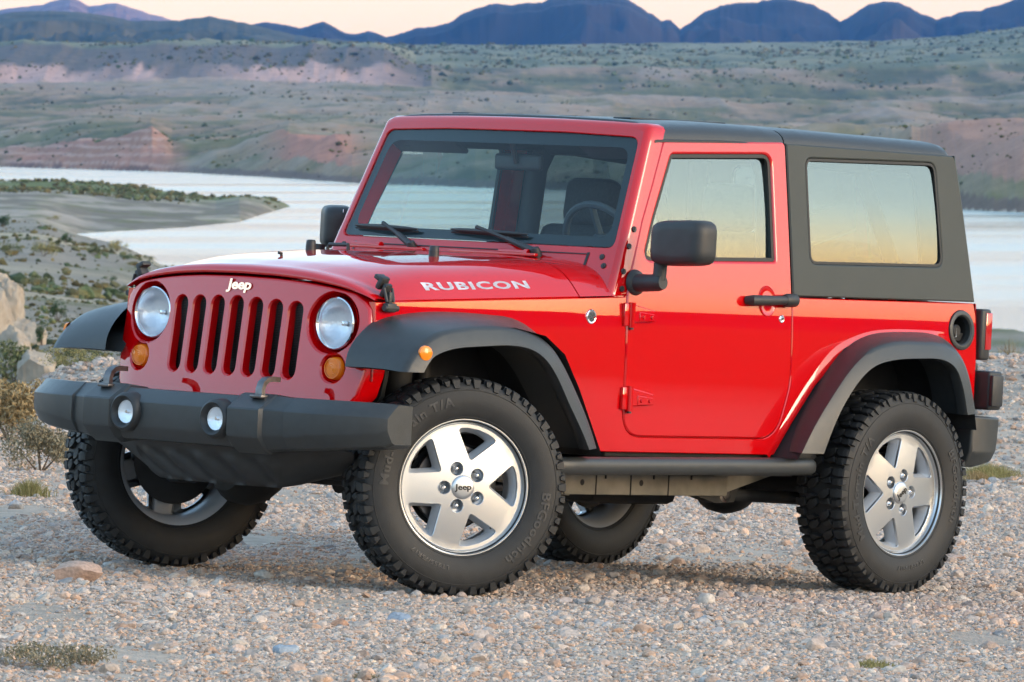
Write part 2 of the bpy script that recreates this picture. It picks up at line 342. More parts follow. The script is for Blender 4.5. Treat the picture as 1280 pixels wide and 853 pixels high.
def build_terrain():
    fine = np.arange(-160, 1441, 1.7); left = -160-np.cumsum(1.7*1.16**np.arange(40)); 
    az = list(np.arctan((fine-640)/FPX))
    step = 1.7/FPX; a = az[-1]
    right = []
    while a < math.pi-.05: step = min(step*1.12, .05); a += step; right.append(min(a, math.pi))
    step = 1.7/FPX; a = az[0]; lf = []
    while a > -math.pi+.05: step = min(step*1.12, .05); a -= step; lf.append(max(a, -math.pi))
    az = np.array(lf[::-1]+az+right); 
    rr = np.concatenate([np.linspace(2, 14, 10), np.linspace(14.5, 46, 150), np.geomspace(46.5, 1000, 190), np.geomspace(1006, 4200, 230), np.geomspace(4220, 10000, 170), np.geomspace(10300, 16000, 12)])
    nA, nR = len(az), len(rr); r = np.tile(rr, (nA, 1)); A_ = az[:, None]
    X = r*np.sin(A_); Y = r*np.cos(A_); px = 640+FPX*np.tan(np.clip(az, -.5, .5)); px = np.where(np.abs(az) > .5, np.sign(az)*9999, px)
    z, (R, d2, D, top) = terrain(px, r, X, Y)
    # away from the view the land turns into a plain at the height of the gravel field
    off = np.clip((np.abs(az)-.14)/.25, 0, 1)[:, None]; off = off*off*(3-2*off)
    plain = np.where(r < 60, GA*X+GB*Y+GC, (GA*X+GB*Y+GC)*np.exp(-(r-60)/60)-2*(1-np.exp(-(r-60)/200)))+12*(fbm(X/900, Y/900, 4, 5)-.5)*np.clip(r/1500, 0, 1)
    z = z*(1-off)+plain*off
    # relief
    s = np.clip((r-37)/6, 0, 1)
    z += s*.16*(fbm(X/1.3, Y/1.3, 5, 1)-.5)*np.clip(60/r, 0, 1)**.5+.05*(fbm(X/1.1, Y/2.2, 4, 2)-.5)*(r > 14)
    s2 = np.clip((r-80)/200, 0, 1)*(r < 980); z += s2*2.2*(fbm(X/30, Y/50, 5, 3)-.5)*np.clip(np.minimum((R[8][:, None]-r)/80+.0, 1), 0, 1)
    Dm = D[:, None]; land2 = np.clip((r-Dm*1.01)/(.12*Dm), 0, 1)
    g = fbm(X/240, Y/420, 6, 21, True); g2 = fbm(X/60, Y/160, 5, 31, True)
    amp = I(px, [-200, 400, 700, 1000, 1500], [12, 15, 24, 26, 26])[:, None]
    z += land2*(g-.55)*amp*np.clip((9300-r)/2500, .12, 1)*np.where((r > 6800) & (r < 7350), .6, 1)+land2*(g2-.5)*6
    nearD = np.clip((r-Dm)/90, 0, 1)*np.clip((Dm*1.1-r)/100, 0, 1); z += nearD*(fbm(X/40, Y/90, 4, 41, True)-.4)*5
    wall = ((r > 6750) & (r < 7500)); z += wall*(fbm(X/70, Y/600, 4, 51, True)-.5)*14*np.clip((520-px)/100, 0, 1)[:, None]
    pen = (r > 1010) & (r < 1900); z += pen*1.0*(fbm(X/18, Y/40, 4, 61)-.5)*(z > LAKE+.2)
    # colours (gravel, silt, scrub, red rock, plus painted relief shade and a darkened unseen plain)
    n1 = fbm(X/3, Y/6, 4, 71); n2 = fbm(X/60, Y/120, 5, 72); n3 = fbm(X/300, Y/700, 5, 73); n4 = fbm(X/8, Y/25, 4, 74)
    def mix(a, b, t): t = np.clip(t, 0, 1)[..., None]; return np.array(a)*(1-t)+np.array(b)*t if not hasattr(a, 'shape') or a.ndim == 1 else a*(1-t)+np.array(b)*t
    col = mix(np.broadcast_to(np.array([.50, .41, .33]), r.shape+(3,)).copy(), (.42, .35, .29), n1*1.4-.2)
    col = mix(col, (.25, .22, .18), np.clip((r-50)/50, 0, 1)*(r < 950)); col = mix(col, (.38, .32, .22), np.clip((r-100)/100, 0, 1)*(r < 950)*np.clip(n2*4-1.9, 0, .8)); col = mix(col, (.13, .14, .07), np.clip((r-100)/100, 0, 1)*(r < 1000)*np.clip(n4*5-3.0, 0, .8))
    pp = (r > 960) & (r < 2200)*(np.abs(px)[:, None] < 400); col = mix(col, (.31, .265, .215), pp*.95); col = mix(col, (.36, .31, .25), pp*np.clip(n1*4-2.1, 0, .7)); col = mix(col, (.38, .32, .22), pp*np.clip(fbm(X/2.2, Y/4.5, 3, 97)*5-3.0, 0, .7)); col = mix(col, (.17, .145, .11), pp*np.clip(n4*5-2.1, 0, .9)); col = mix(col, (.15, .15, .07), pp*np.clip(fbm(X/5, Y/9, 3, 79)*6-3.6, 0, .8)); col = mix(col, (.13, .15, .055), pp*np.clip((r-I(px, [0, 366], [1290, 1330])[:, None])/60, 0, 1)*(.5+.5*np.clip(n4*5-1.5, 0, 1)))
    far = r > Dm*1.0; pxc = px[:, None]+0*r
    col = mix(col, (.28, .19, .118), far*1.0)
    col = mix(col, (.13, .125, .052), far*np.clip(n2*5-2.1, 0, .9))
    col = mix(col, (.27, .21, .155), far*np.clip(n3*5-2.6, 0, .8))
    g3 = fbm(X/20, Y/110, 4, 91, True); gg = .45*g+.3*g2+.25*g3
    col = mix(col, (.075, .08, .04), far*np.clip((.60-gg)*7, 0, .85)); col = mix(col, (.31, .24, .175), far*np.clip((gg-.66)*7, 0, .7))  # scrub in the gullies, deepened as painted relief shade; ridges lightened likewise
    bank = far & (r < Dm*1.02); col = mix(col, (.15, .105, .085), bank*np.clip((pxc-200)/60, 0, 1)*.85)
    red = far & (r < Dm*1.14); rm = np.clip((pxc+30)/60, 0, 1)*np.clip((240-pxc)/40, 0, 1); strata = .5+.5*np.sin(z*1.3+3*n2); col = mix(col, (.40, .17, .11), red*rm*np.clip(.55+.6*n3, 0, .95)); col = mix(col, (.52, .33, .26), red*rm*np.clip(strata*2-1.3, 0, .6)); col = mix(col, (.13, .07, .05), (far & (r < Dm*1.012))*rm*np.clip(fbm(X/9, Y/60, 3, 95)*4-1.6, 0, .8)); 
    redr = far & (r > Dm*1.05) & (r < Dm*1.35); col = mix(col, (.36, .20, .15), redr*np.clip((pxc-1120)/60, 0, 1)*.85)
    rh = far & (r > Dm*1.05) & (r < Dm*1.2); col = mix(col, (.40, .18, .12), rh*np.clip(1.6*np.exp(-((pxc-395)/55)**2)-.25, 0, .95))
    upper = (r > 6800) & (r < 7360) & (pxc < 540); col = mix(col, (.115, .098, .08), upper*.9)
    tall = (r > 6760) & (r < 7100) & (pxc < 530); pk = np.clip(np.exp(-((pxc-55)/75)**2)+np.exp(-((pxc-178)/18)**2)*.8+np.exp(-((pxc-385)/95)**2)*1.2, 0, 1)
    col = mix(col, (.46, .29, .23), tall*np.clip(pk*1.3, 0, 1)*np.clip(((.15+1.05*fbm(X/38, Y/900, 3, 81, True))-(r-6750)/300)*5, 0, 1))
    pink = (r > 7300); col = mix(col, (.20, .20, .115), pink*.8); col = mix(col, (.11, .12, .065), pink*np.clip(n2*4-1.7, 0, .8))
    col = mix(col, (.075, .07, .045), np.clip(off*1.6, 0, 1)*np.clip((r-27)/12, 0, 1))  # ground out of view darkened so the car paint reflects less of it
    V = np.stack([X, Y, z], -1).reshape(-1, 3); me = bpy.data.meshes.new('desert_ground')
    i = np.arange(nA-1)[:, None]*nR+np.arange(nR-1)[None, :]; Q = np.stack([i, i+nR, i+nR+1, i+1], -1).reshape(-1, 4)[:, ::-1]
    # close the ring behind the camera and the hub
    last = (nA-1)*nR+np.arange(nR-1); first = np.arange(nR-1); Q2 = np.stack([last, first, first+1, last+1], -1)[:, ::-1]
    Q = np.concatenate([Q, Q2]); nq = len(Q)
    me.vertices.add(len(V)); me.vertices.foreach_set('co', V.ravel().astype(np.float32)); me.loops.add(nq*4); me.loops.foreach_set('vertex_index', Q.ravel().astype(np.int32))
    me.polygons.add(nq); me.polygons.foreach_set('loop_start', (np.arange(nq)*4).astype(np.int32)); me.polygons.foreach_set('use_smooth', np.ones(nq, bool)); me.update()
    at = me.color_attributes.new('soil', 'FLOAT_COLOR', 'POINT'); at.data.foreach_set('color', np.concatenate([col, np.ones(col.shape[:2]+(1,))], -1).reshape(-1).astype(np.float32))
    o = bpy.data.objects.new('ground', me); COL.objects.link(o); o['kind'] = 'structure'
    m = bpy.data.materials.new('desert_soil'); m.use_nodes = True; n = m.node_tree; b = n.nodes['Principled BSDF']; b.inputs['Roughness'].default_value = .95; b.inputs['Specular IOR Level'].default_value = .15
    va = n.nodes.new('ShaderNodeVertexColor'); va.layer_name = 'soil'; tc = n.nodes.new('ShaderNodeTexCoord')
    cur = va.outputs[0]
    for sc_, lo, hi in ((9.0, .80, 1.22), (.6, .86, 1.14), (.05, .82, 1.18)):
        t = n.nodes.new('ShaderNodeTexNoise'); t.inputs['Scale'].default_value = sc_; t.inputs['Detail'].default_value = 8; t.inputs['Roughness'].default_value = .65; n.links.new(tc.outputs['Object'], t.inputs['Vector'])
        mr = n.nodes.new('ShaderNodeMapRange'); mr.inputs['From Min'].default_value = .3; mr.inputs['From Max'].default_value = .7; mr.inputs['To Min'].default_value = lo; mr.inputs['To Max'].default_value = hi; n.links.new(t.outputs['Fac'], mr.inputs['Value'])
        mm = n.nodes.new('ShaderNodeVectorMath'); mm.operation = 'SCALE'; n.links.new(cur, mm.inputs[0]); n.links.new(mr.outputs[0], mm.inputs['Scale']); cur = mm.outputs[0]
    n.links.new(cur, b.inputs['Base Color'])
    t = n.nodes.new('ShaderNodeTexVoronoi'); t.inputs['Scale'].default_value = 55; n.links.new(tc.outputs['Object'], t.inputs['Vector'])
    t2 = n.nodes.new('ShaderNodeTexNoise'); t2.inputs['Scale'].default_value = 14; t2.inputs['Detail'].default_value = 10; t2.inputs['Roughness'].default_value = .7; n.links.new(tc.outputs['Object'], t2.inputs['Vector'])
    ad = n.nodes.new('ShaderNodeMath'); ad.operation = 'MULTIPLY_ADD'; ad.inputs[1].default_value = 2.0; n.links.new(t2.outputs['Fac'], ad.inputs[0]); n.links.new(t.outputs['Distance'], ad.inputs[2])
    bp = n.nodes.new('ShaderNodeBump'); bp.inputs['Strength'].default_value = .7; bp.inputs['Distance'].default_value = .02; n.links.new(ad.outputs[0], bp.inputs['Height']); n.links.new(bp.outputs[0], b.inputs['Normal'])
    me.materials.append(m)
    return az, rr, z.reshape(nA, nR), px
T_AZ, T_R, T_Z, T_PX = build_terrain()
def ground_z(X, Y):
    X = np.asarray(X, float); Y = np.asarray(Y, float); r = np.hypot(X, Y); a = np.arctan2(X, Y)
    i = np.clip(np.interp(a, T_AZ, np.arange(len(T_AZ))), 0, len(T_AZ)-1.001); j = np.clip(np.interp(r, T_R, np.arange(len(T_R))), 0, len(T_R)-1.001)
    i0 = i.astype(int); j0 = j.astype(int); fi = i-i0; fj = j-j0
    return (T_Z[i0, j0]*(1-fi)+T_Z[i0+1, j0]*fi)*(1-fj)+(T_Z[i0, j0+1]*(1-fi)+T_Z[i0+1, j0+1]*fi)*fj
def spot(px, py, rmin=15, rmax=12000):
    """the point of the ground that the photograph shows at (px, py)"""
    a = math.atan((px-640)/FPX); rs = np.geomspace(rmin, rmax, 3000); z = ground_z(rs*math.sin(a), rs*math.cos(a)); p = HORIZ+(HC-z)/(rs*math.cos(a))*FPX
    k = np.argmax(p <= py) if (p <= py).any() else len(rs)-1
    r = rs[k]; return (r*math.sin(a), r*math.cos(a), float(z[k]))
# ---- lake
def lake():
    mb = MB(); mb.add([(-6000, 300, LAKE), (6000, 300, LAKE), (6000, 5200, LAKE), (-6000, 5200, LAKE)], [[0, 1, 2, 3]])
    m = bpy.data.materials.new('lake_water'); m.use_nodes = True; n = m.node_tree; b = n.nodes['Principled BSDF']
    b.inputs['Base Color'].default_value = (.10, .20, .22, 1); b.inputs['Roughness'].default_value = .12; b.inputs['IOR'].default_value = 1.33
    tc = n.nodes.new('ShaderNodeTexCoord'); mp = n.nodes.new('ShaderNodeMapping'); mp.inputs['Scale'].default_value = (.25, .9, 1); n.links.new(tc.outputs['Object'], mp.inputs[0])
    t = n.nodes.new('ShaderNodeTexNoise'); t.inputs['Scale'].default_value = 1.0; t.inputs['Detail'].default_value = 5; n.links.new(mp.outputs[0], t.inputs['Vector'])
    bp = n.nodes.new('ShaderNodeBump'); bp.inputs['Strength'].default_value = .35; bp.inputs['Distance'].default_value = .15; n.links.new(t.outputs['Fac'], bp.inputs['Height']); n.links.new(bp.outputs[0], b.inputs['Normal'])
    t2 = n.nodes.new('ShaderNodeTexNoise'); t2.inputs['Scale'].default_value = .012; n.links.new(mp.outputs[0], t2.inputs['Vector']); mr = n.nodes.new('ShaderNodeMapRange'); mr.inputs['From Min'].default_value = .35; mr.inputs['From Max'].default_value = .65; mr.inputs['To Min'].default_value = .08; mr.inputs['To Max'].default_value = .18
    n.links.new(t2.outputs['Fac'], mr.inputs[0]); n.links.new(mr.outputs[0], b.inputs['Roughness'])
    o = mb.build('lake_water', m); o['kind'] = 'structure'
lake()
# ---- mountains
def rockmat(name, c1, c2, sc):
    m = bpy.data.materials.new(name); m.use_nodes = True; n = m.node_tree; b = n.nodes['Principled BSDF']; b.inputs['Roughness'].default_value = 1; b.inputs['Specular IOR Level'].default_value = .1
    tc = n.nodes.new('ShaderNodeTexCoord'); t = n.nodes.new('ShaderNodeTexNoise'); t.inputs['Scale'].default_value = sc; t.inputs['Detail'].default_value = 9; t.inputs['Roughness'].default_value = .62; n.links.new(tc.outputs['Object'], t.inputs['Vector'])
    r = n.nodes.new('ShaderNodeValToRGB'); r.color_ramp.elements[0].position = .35; r.color_ramp.elements[1].position = .65; r.color_ramp.elements[0].color = (*c1, 1); r.color_ramp.elements[1].color = (*c2, 1)
    n.links.new(t.outputs['Fac'], r.inputs[0]); n.links.new(r.outputs[0], b.inputs['Base Color']); return m
def mountains(name, az, elev, r0, depth, seed, m, rough=.22, base=-60):
    """az in radians, elev = crest height over the horizon as tan; the crest stands at distance r0"""
    az = np.asarray(az); zc = HC+np.asarray(elev)*r0; T = np.concatenate([np.linspace(-1, 0, 90), np.linspace(.05, 1, 10)])
    A_, T_ = np.meshgrid(az, T, indexing='ij'); R_ = r0+T_*depth; X = R_*np.sin(A_); Y = R_*np.cos(A_)
    k = 1-np.abs(T_)**1.15; sc = depth/4.5
    g = fbm(X/sc, Y/sc, 6, seed, True); g = (g-.62)
    Z = base+(zc[:, None]-base)*np.clip(k+g*rough*6*np.clip(np.abs(T_)*3, 0, 1)*np.clip(k+.2, 0, 1)*(1-.65*(k > .97)), 0, 1)
    Z = np.minimum(Z, base+(zc[:, None]-base)*(.999-.35*np.abs(T_)))
    V = np.stack([X, Y, Z], -1).reshape(-1, 3); nR = len(T); i = np.arange(len(az)-1)[:, None]*nR+np.arange(nR-1)[None, :]
    Q = np.stack([i, i+1, i+nR+1, i+nR], -1).reshape(-1, 4)
    me = bpy.data.meshes.new(name); me.from_pydata(V.tolist(), [], Q.tolist()); me.polygons.foreach_set('use_smooth', [True]*len(Q)); me.materials.append(m)
    o = bpy.data.objects.new(name, me); COL.objects.link(o); o['kind'] = 'structure'; return o
def view_range(name, pts, r0, depth, seed, m, jag=1.2):
    px = np.arange(pts[0][0], pts[-1][0]+.1, 1.5); py = np.interp(px, [p[0] for p in pts], [p[1] for p in pts])
    py = py-(fbm(px/9, px*0+seed, 4, seed)-.5)*jag*2
    e = (HORIZ-py)/FPX; return mountains(name, np.arctan((px-640)/FPX), e, r0, depth, seed, m)
MM = rockmat('mountain_rock', (.022, .020, .018), (.06, .048, .04), .0012); MG = rockmat('hill_scrub', (.05, .055, .03), (.11, .10, .06), .004)
view_range('mountains', [(-300, 30), (-150, 12), (-60, 18), (0, 13), (30, 9), (55, 7), (70, 1), (88, -3), (100, 2), (112, 9), (128, 7), (145, 4), (165, 11), (185, 17), (205, 22), (214, 26), (260, 60)], 26000, 5000, 101, rockmat('far_rock', (.16, .11, .09), (.34, .21, .16), .0008))
view_range('mountains', [(-300, 25), (-100, 22), (0, 18), (50, 14), (95, 15), (130, 20), (170, 27), (225, 26), (262, 21), (300, 28), (340, 37), (375, 45), (420, 50), (480, 55), (560, 70)], 12500, 2600, 102, MG)
view_range('mountains', [(280, 50), (312, 31), (330, 28), (345, 29), (362, 33), (375, 36), (390, 31), (405, 27), (418, 34), (432, 42), (445, 43), (460, 39), (470, 42), (485, 48), (520, 66)], 17000, 3000, 103, MM)
view_range('mountains', [(430, 70), (478, 49), (495, 44), (520, 36), (540, 34), (560, 29), (580, 17), (600, 9), (620, 5), (640, 7), (660, 4), (678, 3), (690, -4), (730, -7), (765, -6), (785, 0), (800, 10), (815, 18), (826, 26), (838, 25), (850, 37), (864, 28), (880, 15), (900, 8), (920, 5), (945, 3), (970, -1), (990, 0), (1015, 6), (1032, 15), (1050, 27), (1070, 16), (1086, 5), (1105, 2), (1122, 4), (1138, 10), (1150, 17), (1170, 25), (1185, 21), (1205, 15), (1225, 14), (1245, 8), (1265, 2), (1290, -8), (1400, -20), (1560, 10)], 17500, 3600, 104, MM, 1.6)
# the same ranges go on round the lake, to the left, to the right and behind the camera
a = np.radians(np.arange(12, 348, .35)); dg = np.degrees(a)
h = 1.1+2.0*fbm(dg/17, dg*0, 5, 201)+.8*fbm(dg/3.5, dg*0, 4, 205)
mountains('mountains', a, np.tan(np.radians(h*np.clip((dg-10)/10, .2, 1)*np.clip((350-dg)/10, .2, 1)))*.85, 9000, 2600, 202, MM)
# ---- air
mb = MB(); mb.box((0, 5500, 650), (68000, 62000, 1500), 0); m = bpy.data.materials.new('haze'); m.use_nodes = True; n = m.node_tree; n.nodes.clear()
out = n.nodes.new('ShaderNodeOutputMaterial'); pv = n.nodes.new('ShaderNodeVolumePrincipled'); pv.inputs['Color'].default_value = (.10, .38, 1, 1); pv.inputs['Density'].default_value = 1.7e-5; pv.inputs['Anisotropy'].default_value = 0.0
n.links.new(pv.outputs[0], out.inputs['Volume']); hz_ = mb.build('haze', m); hz_['kind'] = 'stuff'; hz_['label'] = 'thin blue evening haze over the whole valley'; hz_['category'] = 'haze'
# ================================================================== THE CAR (car frame: x backwards, y to the far side, z up)
CAR = empty('off_road_car'); CAR.matrix_world = CARM
tag(CAR, 'glossy red two door off road car with dark hardtop and mud tyres on gravel', 'car')
_TZ = [.3, .45, .7, .85, 1.0, 1.12, 1.2, 1.9]; _TT = [-4, -3, -1, 0, 2.5, 6, 7, 8]
_zz = np.linspace(.3, 1.9, 321); _tt = np.tan(np.radians(np.interp(_zz, _TZ, _TT)))
_tt = np.convolve(np.pad(_tt, 12, mode='edge'), np.ones(25)/25, 'valid')
_Yc = np.concatenate([[0], np.cumsum((_tt[1:]+_tt[:-1])/2*(_zz[1]-_zz[0]))]); _Yc = .785-(_Yc-np.interp(.85, _zz, _Yc))
def Yb(x, z):
    i = (min(max(z, .3), 1.899)-.3)/.005; k = int(i); y = _Yc[k]+(_Yc[min(k+1, 320)]-_Yc[k])*(i-k)
    if x < .93: t = .93-x; y -= .125*t*t/(t+.15)
    return y
def Ps(s, off=0.0): return lambda u, v, w: (u, s*(Yb(u, v)+off+w), v)
def mir(pts, s): return [(p[0], p[1]*s, p[2]) for p in pts]
def pch(xs, ys, x): return float(np.interp(x, xs, ys))
def smooth_curve(pts, n):
    # Catmull-Rom through 2D/3D points, n samples by parameter of chord length
    P = np.array(pts, float); d = np.concatenate([[0], np.cumsum(np.linalg.norm(np.diff(P, axis=0), axis=1)**.5)])
    out = []
    for t in np.linspace(0, d[-1], n):
        i = min(max(np.searchsorted(d, t)-1, 0), len(P)-2); h = d[i+1]-d[i]; s = (t-d[i])/h
        def tan(k):
            if k == 0: return (P[1]-P[0])/(d[1]-d[0])
            if k == len(P)-1: return (P[-1]-P[-2])/(d[-1]-d[-2])
            return (P[k+1]-P[k-1])/(d[k+1]-d[k-1])
        out.append((2*s**3-3*s*s+1)*P[i]+(s**3-2*s*s+s)*h*tan(i)+(-2*s**3+3*s*s)*P[i+1]+(s**3-s*s)*h*tan(i+1))
    return [tuple(p) for p in out]
# ---- hood surface
def zline(x): return 1.0500+.0523*(x+.436)-.003
_HF = [0, .3, .5, .65, .75, .83, .90, .955, .985, 1.0]; _HB = [1, .985, .96, .915, .855, .74, .55, .27, .10, 0]; _HG = [1, .955, .85, .71, .59, .47, .33, .17, .07, 0]
_fs = np.linspace(0, 1, 41)
def _sm(v):
    a = np.interp(_fs, _HF, v); b = np.pad(a, 2, mode='reflect', reflect_type='odd'); b[:2] = a[2:0:-1]; return np.convolve(b, [.1, .2, .4, .2, .1], 'valid')
_HBs, _HGs = _sm(_HB), _sm(_HG)
def hoodz(x, f):
    t = min(1, max(0, (x+.40)/.45)); t = t*t*(3-2*t)
    h = (1-t)*np.interp(abs(f), _fs, _HGs)+t*np.interp(abs(f), _fs, _HBs)
    zc = pch([-.42, -.38, -.30, -.187, .108, .366, .66, .9], [1.121, 1.138, 1.163, 1.182, 1.212, 1.232, 1.246, 1.252], x)
    return zline(x)+h*(zc-zline(x))
def xg(y, z): return -.392+.11*y*y+.12*(z-.93)
def hoodtopz(y):    # bottom edge line of the hood at the grille
    f = min(1, abs(y)/.645); return 1.050+np.interp(f, _fs, _HGs)*.072
def hw(x): return Yb(x, zline(x))
mb = MB(); F_ = np.sin(np.linspace(-1, 1, 61)*math.pi/2)
rows = []
def lip(dx, dz):
    r = []
    for f in F_:
        y = f*.641; z = hoodtopz(y); r.append((xg(y, z)+dx+max(0, abs(f)-.9)*.1, y, z+dz*(1-.75*abs(f)**6)))
    return r
rows.append(lip(.02, .0035)); rows.append(lip(.0, .0035)); rows.append(lip(-.003, .007)); rows.append(lip(-.002, .017)); rows.append(lip(.005, .026)); rows.append(lip(.020, .0345))
base = rows[-1]
for x in list(np.linspace(-.30, .655, 34)):
    k = min(1, (x+.30)/.18); r = []
    for i, f in enumerate(F_):
        w_ = hw(x); z = hoodz(x, f)
        xx = x+(1-k)*(.11*(f*.64)**2)
        r.append((xx, f*w_, z))
    rows.append(r)
mb.loft(rows, 0); mb.loft([rows[-1], [(p[0]+.001, p[1], p[2]-.03) for p in rows[-1]]], 0)
for e in (0, -1): mb.loft([[r[e] for r in rows[6:]], [(r[e][0], r[e][1]*.985, r[e][2]-.012) for r in rows[6:]]], 0, flip=(e == 0))
HOOD = mb.build('hood', PAINT, CAR, angle=60)
# hood lettering, set on the side of the hood
for s in (-1, 1):
    mb = MB()
    def fm(x, y, z, s=s):
        X = .192+x*(1 if s < 0 else -1); Z = zline(X)+.044+y
        # find f for this height
        lo, hi = .6, 1.0
        for _ in range(24):
            m_ = (lo+hi)/2
            if hoodz(X, m_) > Z: lo = m_
            else: hi = m_
        return (X, s*(hw(X)*lo+.0035+z), Z+.002)
    add_text(mb, 'RUBICON', fm, size=.036, ext=.0006, offset=.0014, space=1.16)
    for i, v in enumerate(mb.v): pass
    sc = (max(v[0] for v in mb.v)-min(v[0] for v in mb.v)); k = .498/sc; cx = (max(v[0] for v in mb.v)+min(v[0] for v in mb.v))/2
    mb.v = [(.192+(v[0]-cx)*k, v[1]-(0), v[2]+zline(.192+(v[0]-cx)*k)-zline(v[0])) for v in mb.v]
    for i, v in enumerate(mb.v):
        lo, hi = .6, 1.0
        for _ in range(24):
            m_ = (lo+hi)/2
            if hoodz(v[0], m_) > v[2]-.002: lo = m_
            else: hi = m_
        mb.v[i] = (v[0], s*(hw(v[0])*lo+.0016), v[2]-.002)
    mb.build('hood_lettering', SILVER, HOOD)
# hood bumpers, latches, nozzle
def latch(s):
    mb = MB(); x = -.262; y = s*.655
    R = Matrix.Rotation(math.radians(-28*s), 3, 'X')
    mb.box((x-.005, s*.622, 1.118), (.042, .022, .05), .006, 0, R); mb.box((x, s*.636, 1.092), (.036, .018, .052), .006, 0, R)
    mb.tube([(x-.02, s*.645, 1.100), (x-.018, s*.662, 1.05)], .006, 8); mb.tube([(x+.022, s*.645, 1.100), (x+.016, s*.662, 1.05)], .006, 8)
    mb.box((x+.004, s*.652, 1.062), (.020, .02, .05), .006); mb.box((x, s*.660, 1.030), (.052, .03, .034), .008)
    mb.tube([(x-.035, s*.665, 1.028), (x+.035, s*.665, 1.028)], .011, 10)
    mb.box((x-.005, s*.612, 1.137), (.046, .028, .018), .005, 0, R)
    mb.build('hood_latch', PLAST2, HOOD)
for s in (-1, 1): latch(s)
for y in (.33, -.31):
    mb = MB(); x = .33; z = hoodz(x, y/hw(x))
    mb.rev([(0, .058), (.014, .057), (.018, .052), (.019, .026), (.019, .018)], (x, y, z-.018), (0, 0, 1), 16, 0)
    mb.rev([(.019, .026), (.020, .0), (.021, -.01)], (x, y, z-.006), (0, 0, 1), 16, 1)
    mb.build('hood_bump_stop', [PLAST2, PLAST2], HOOD)
mb = MB(); mb.tube([(-.02, .14, hoodz(-.02, .2)-.004), (-.02, .14, hoodz(-.02, .2)+.008), (-.035, .14, hoodz(-.02, .2)+.010)], .006, 8); mb.build('washer_nozzle', PLAST2, HOOD)
mb = MB()  # footman loop by the cowl
for y in (.42,): mb.tube([(.57, y-.055, hoodz(.57, .55)-.002), (.575, y-.05, hoodz(.57, .55)+.018), (.575, y+.05, hoodz(.57, .55)+.016), (.57, y+.055, hoodz(.57, .55)-.004)], .0075, 8)
mb.build('windscreen_loop', PLAST2, HOOD)
# ---- cowl
mb = MB(); rows = []
for x in np.linspace(.662, .93, 10):
    rows.append([(x+.02*f*f*0, f*hw(x), hoodz(x, f)-.001) for f in F_])
mb.loft(rows); mb.loft([[(p[0]-.001, p[1], p[2]-.03) for p in rows[0]], rows[0]])
COWL = mb.build('cowl', PAINT, CAR, angle=60)
mb = MB()
for (a, b) in ((.60, .16), (.02, -.42)):
    mb.box((.775, (a+b)/2, 1.250), (.022, a-b, .012), .003)
for y in (.47, -.30): mb.tube([(.80, y+.09, 1.258), (.79, y, 1.258), (.785, y-.06, 1.256)], .010, 10); mb.tube([(.785, y-.055, 1.256), (.784, y-.075, 1.256)], .015, 10)
mb.build('hinge_bar', PAINT, COWL)
# ---- grille
def PG(u, v, w): 
    e = max(0, abs(u)-.50); return (xg(u, v)-w+e*e*.8, u, v)
top = [(y, hoodtopz(y)-.005) for y in np.linspace(0, .56, 15)]
half = top+[(.604, 1.046), (.626, 1.02), (.634, .96), (.638, .86), (.636, .78), (.620, .705), (.585, .660), (.53, .636), (.40, .628), (0, .625)]
outl = half+[(-a, b) for a, b in half[::-1]][1:-1]
slots = []
for i in range(7):
    y = (i-3)*.0985; z0, z1, r = .752, 1.040-(.003*abs(i-3)), .0315
    slots.append([(y+r*math.cos(t), z1-r+r*math.sin(t)) for t in np.linspace(0, math.pi, 9)]+[(y-r*math.cos(t)*1, z0+r-r*math.sin(t)) for t in np.linspace(0, math.pi, 9)])
HL = [(-.472, .963), (.472, .963)]; TS = [(-.500, .800), (.500, .800)]
mb = MB(); panel(mb, outl, slots+[circ(c, .112, 40) for c in HL]+[circ(c, .052, 24) for c in TS], PG, bev=.010, depth=.10, du=.04, dv=.05, hbev=.006, hdepth=.04)
for c in HL:
    x0 = xg(c[0], c[1]); mb.rev([(.112, .018), (.109, .026), (.101, .040), (.096, .050), (.095, .06)], (x0, c[0], c[1]), (1, 0, 0), 40, 0)
for c in TS:
    x0 = xg(c[0], c[1]); mb.rev([(.050, .014), (.047, .022), (.040, .03)], (x0, c[0], c[1]), (1, 0, 0), 28)
GRILLE = mb.build('grille', PAINT, CAR)
mb = MB()
mb.box((-.335, 0, .90), (.01, .67, .40), 0, 0); mb.poly([(-.235, a*.985, .665+(b-.66)*.985) for a, b in outl], (.02, 0, 0), 0)  # black backing for the mesh, and a blocker added to stop sky showing through
for k in range(52): mb.box((-.343, 0, .745+k*.0060), (.004, .66, .0022), 0, 1)
mb.build('grille_mesh_and_blocker', [BLACK, mat('mesh_plastic', (.03, .03, .03), .4)], GRILLE)
mb = MB()
def fj(x, y, z): return (xg(0, 1.08)-.004-z, -x*1.4-y*.25-.010, 1.083+y)
add_text(mb, 'Jeep', fj, size=.052, ext=.002, offset=.0016, space=.95)
mb.build('grille_badge', CHROME, GRILLE)
for (y, z) in HL:
    x0 = xg(y, z)+.004
    mb = MB(); mb.rev([(.0, .075), (.03, .073), (.06, .062), (.082, .035), (.088, .018)], (x0, y, z), (1, 0, 0), 36, 1)
    mb.rev([(.0, .050), (.008, .052), (.009, .07)], (x0, y, z), (1, 0, 0), 16, 0)
    mb.rev([(.095, .035), (.096, .012), (.092, .008), (.087, .014), (.086, .02)], (x0, y, z), (1, 0, 0), 40, 0)
    H = mb.build('headlight', [CHROME, REFL], CAR)
    mb = MB(); mb.rev([(0, -.012), (.03, -.0095), (.06, -.001), (.08, .009), (.088, .016)], (x0, y, z), (1, 0, 0), 36); mb.build('lens', LENS, H)
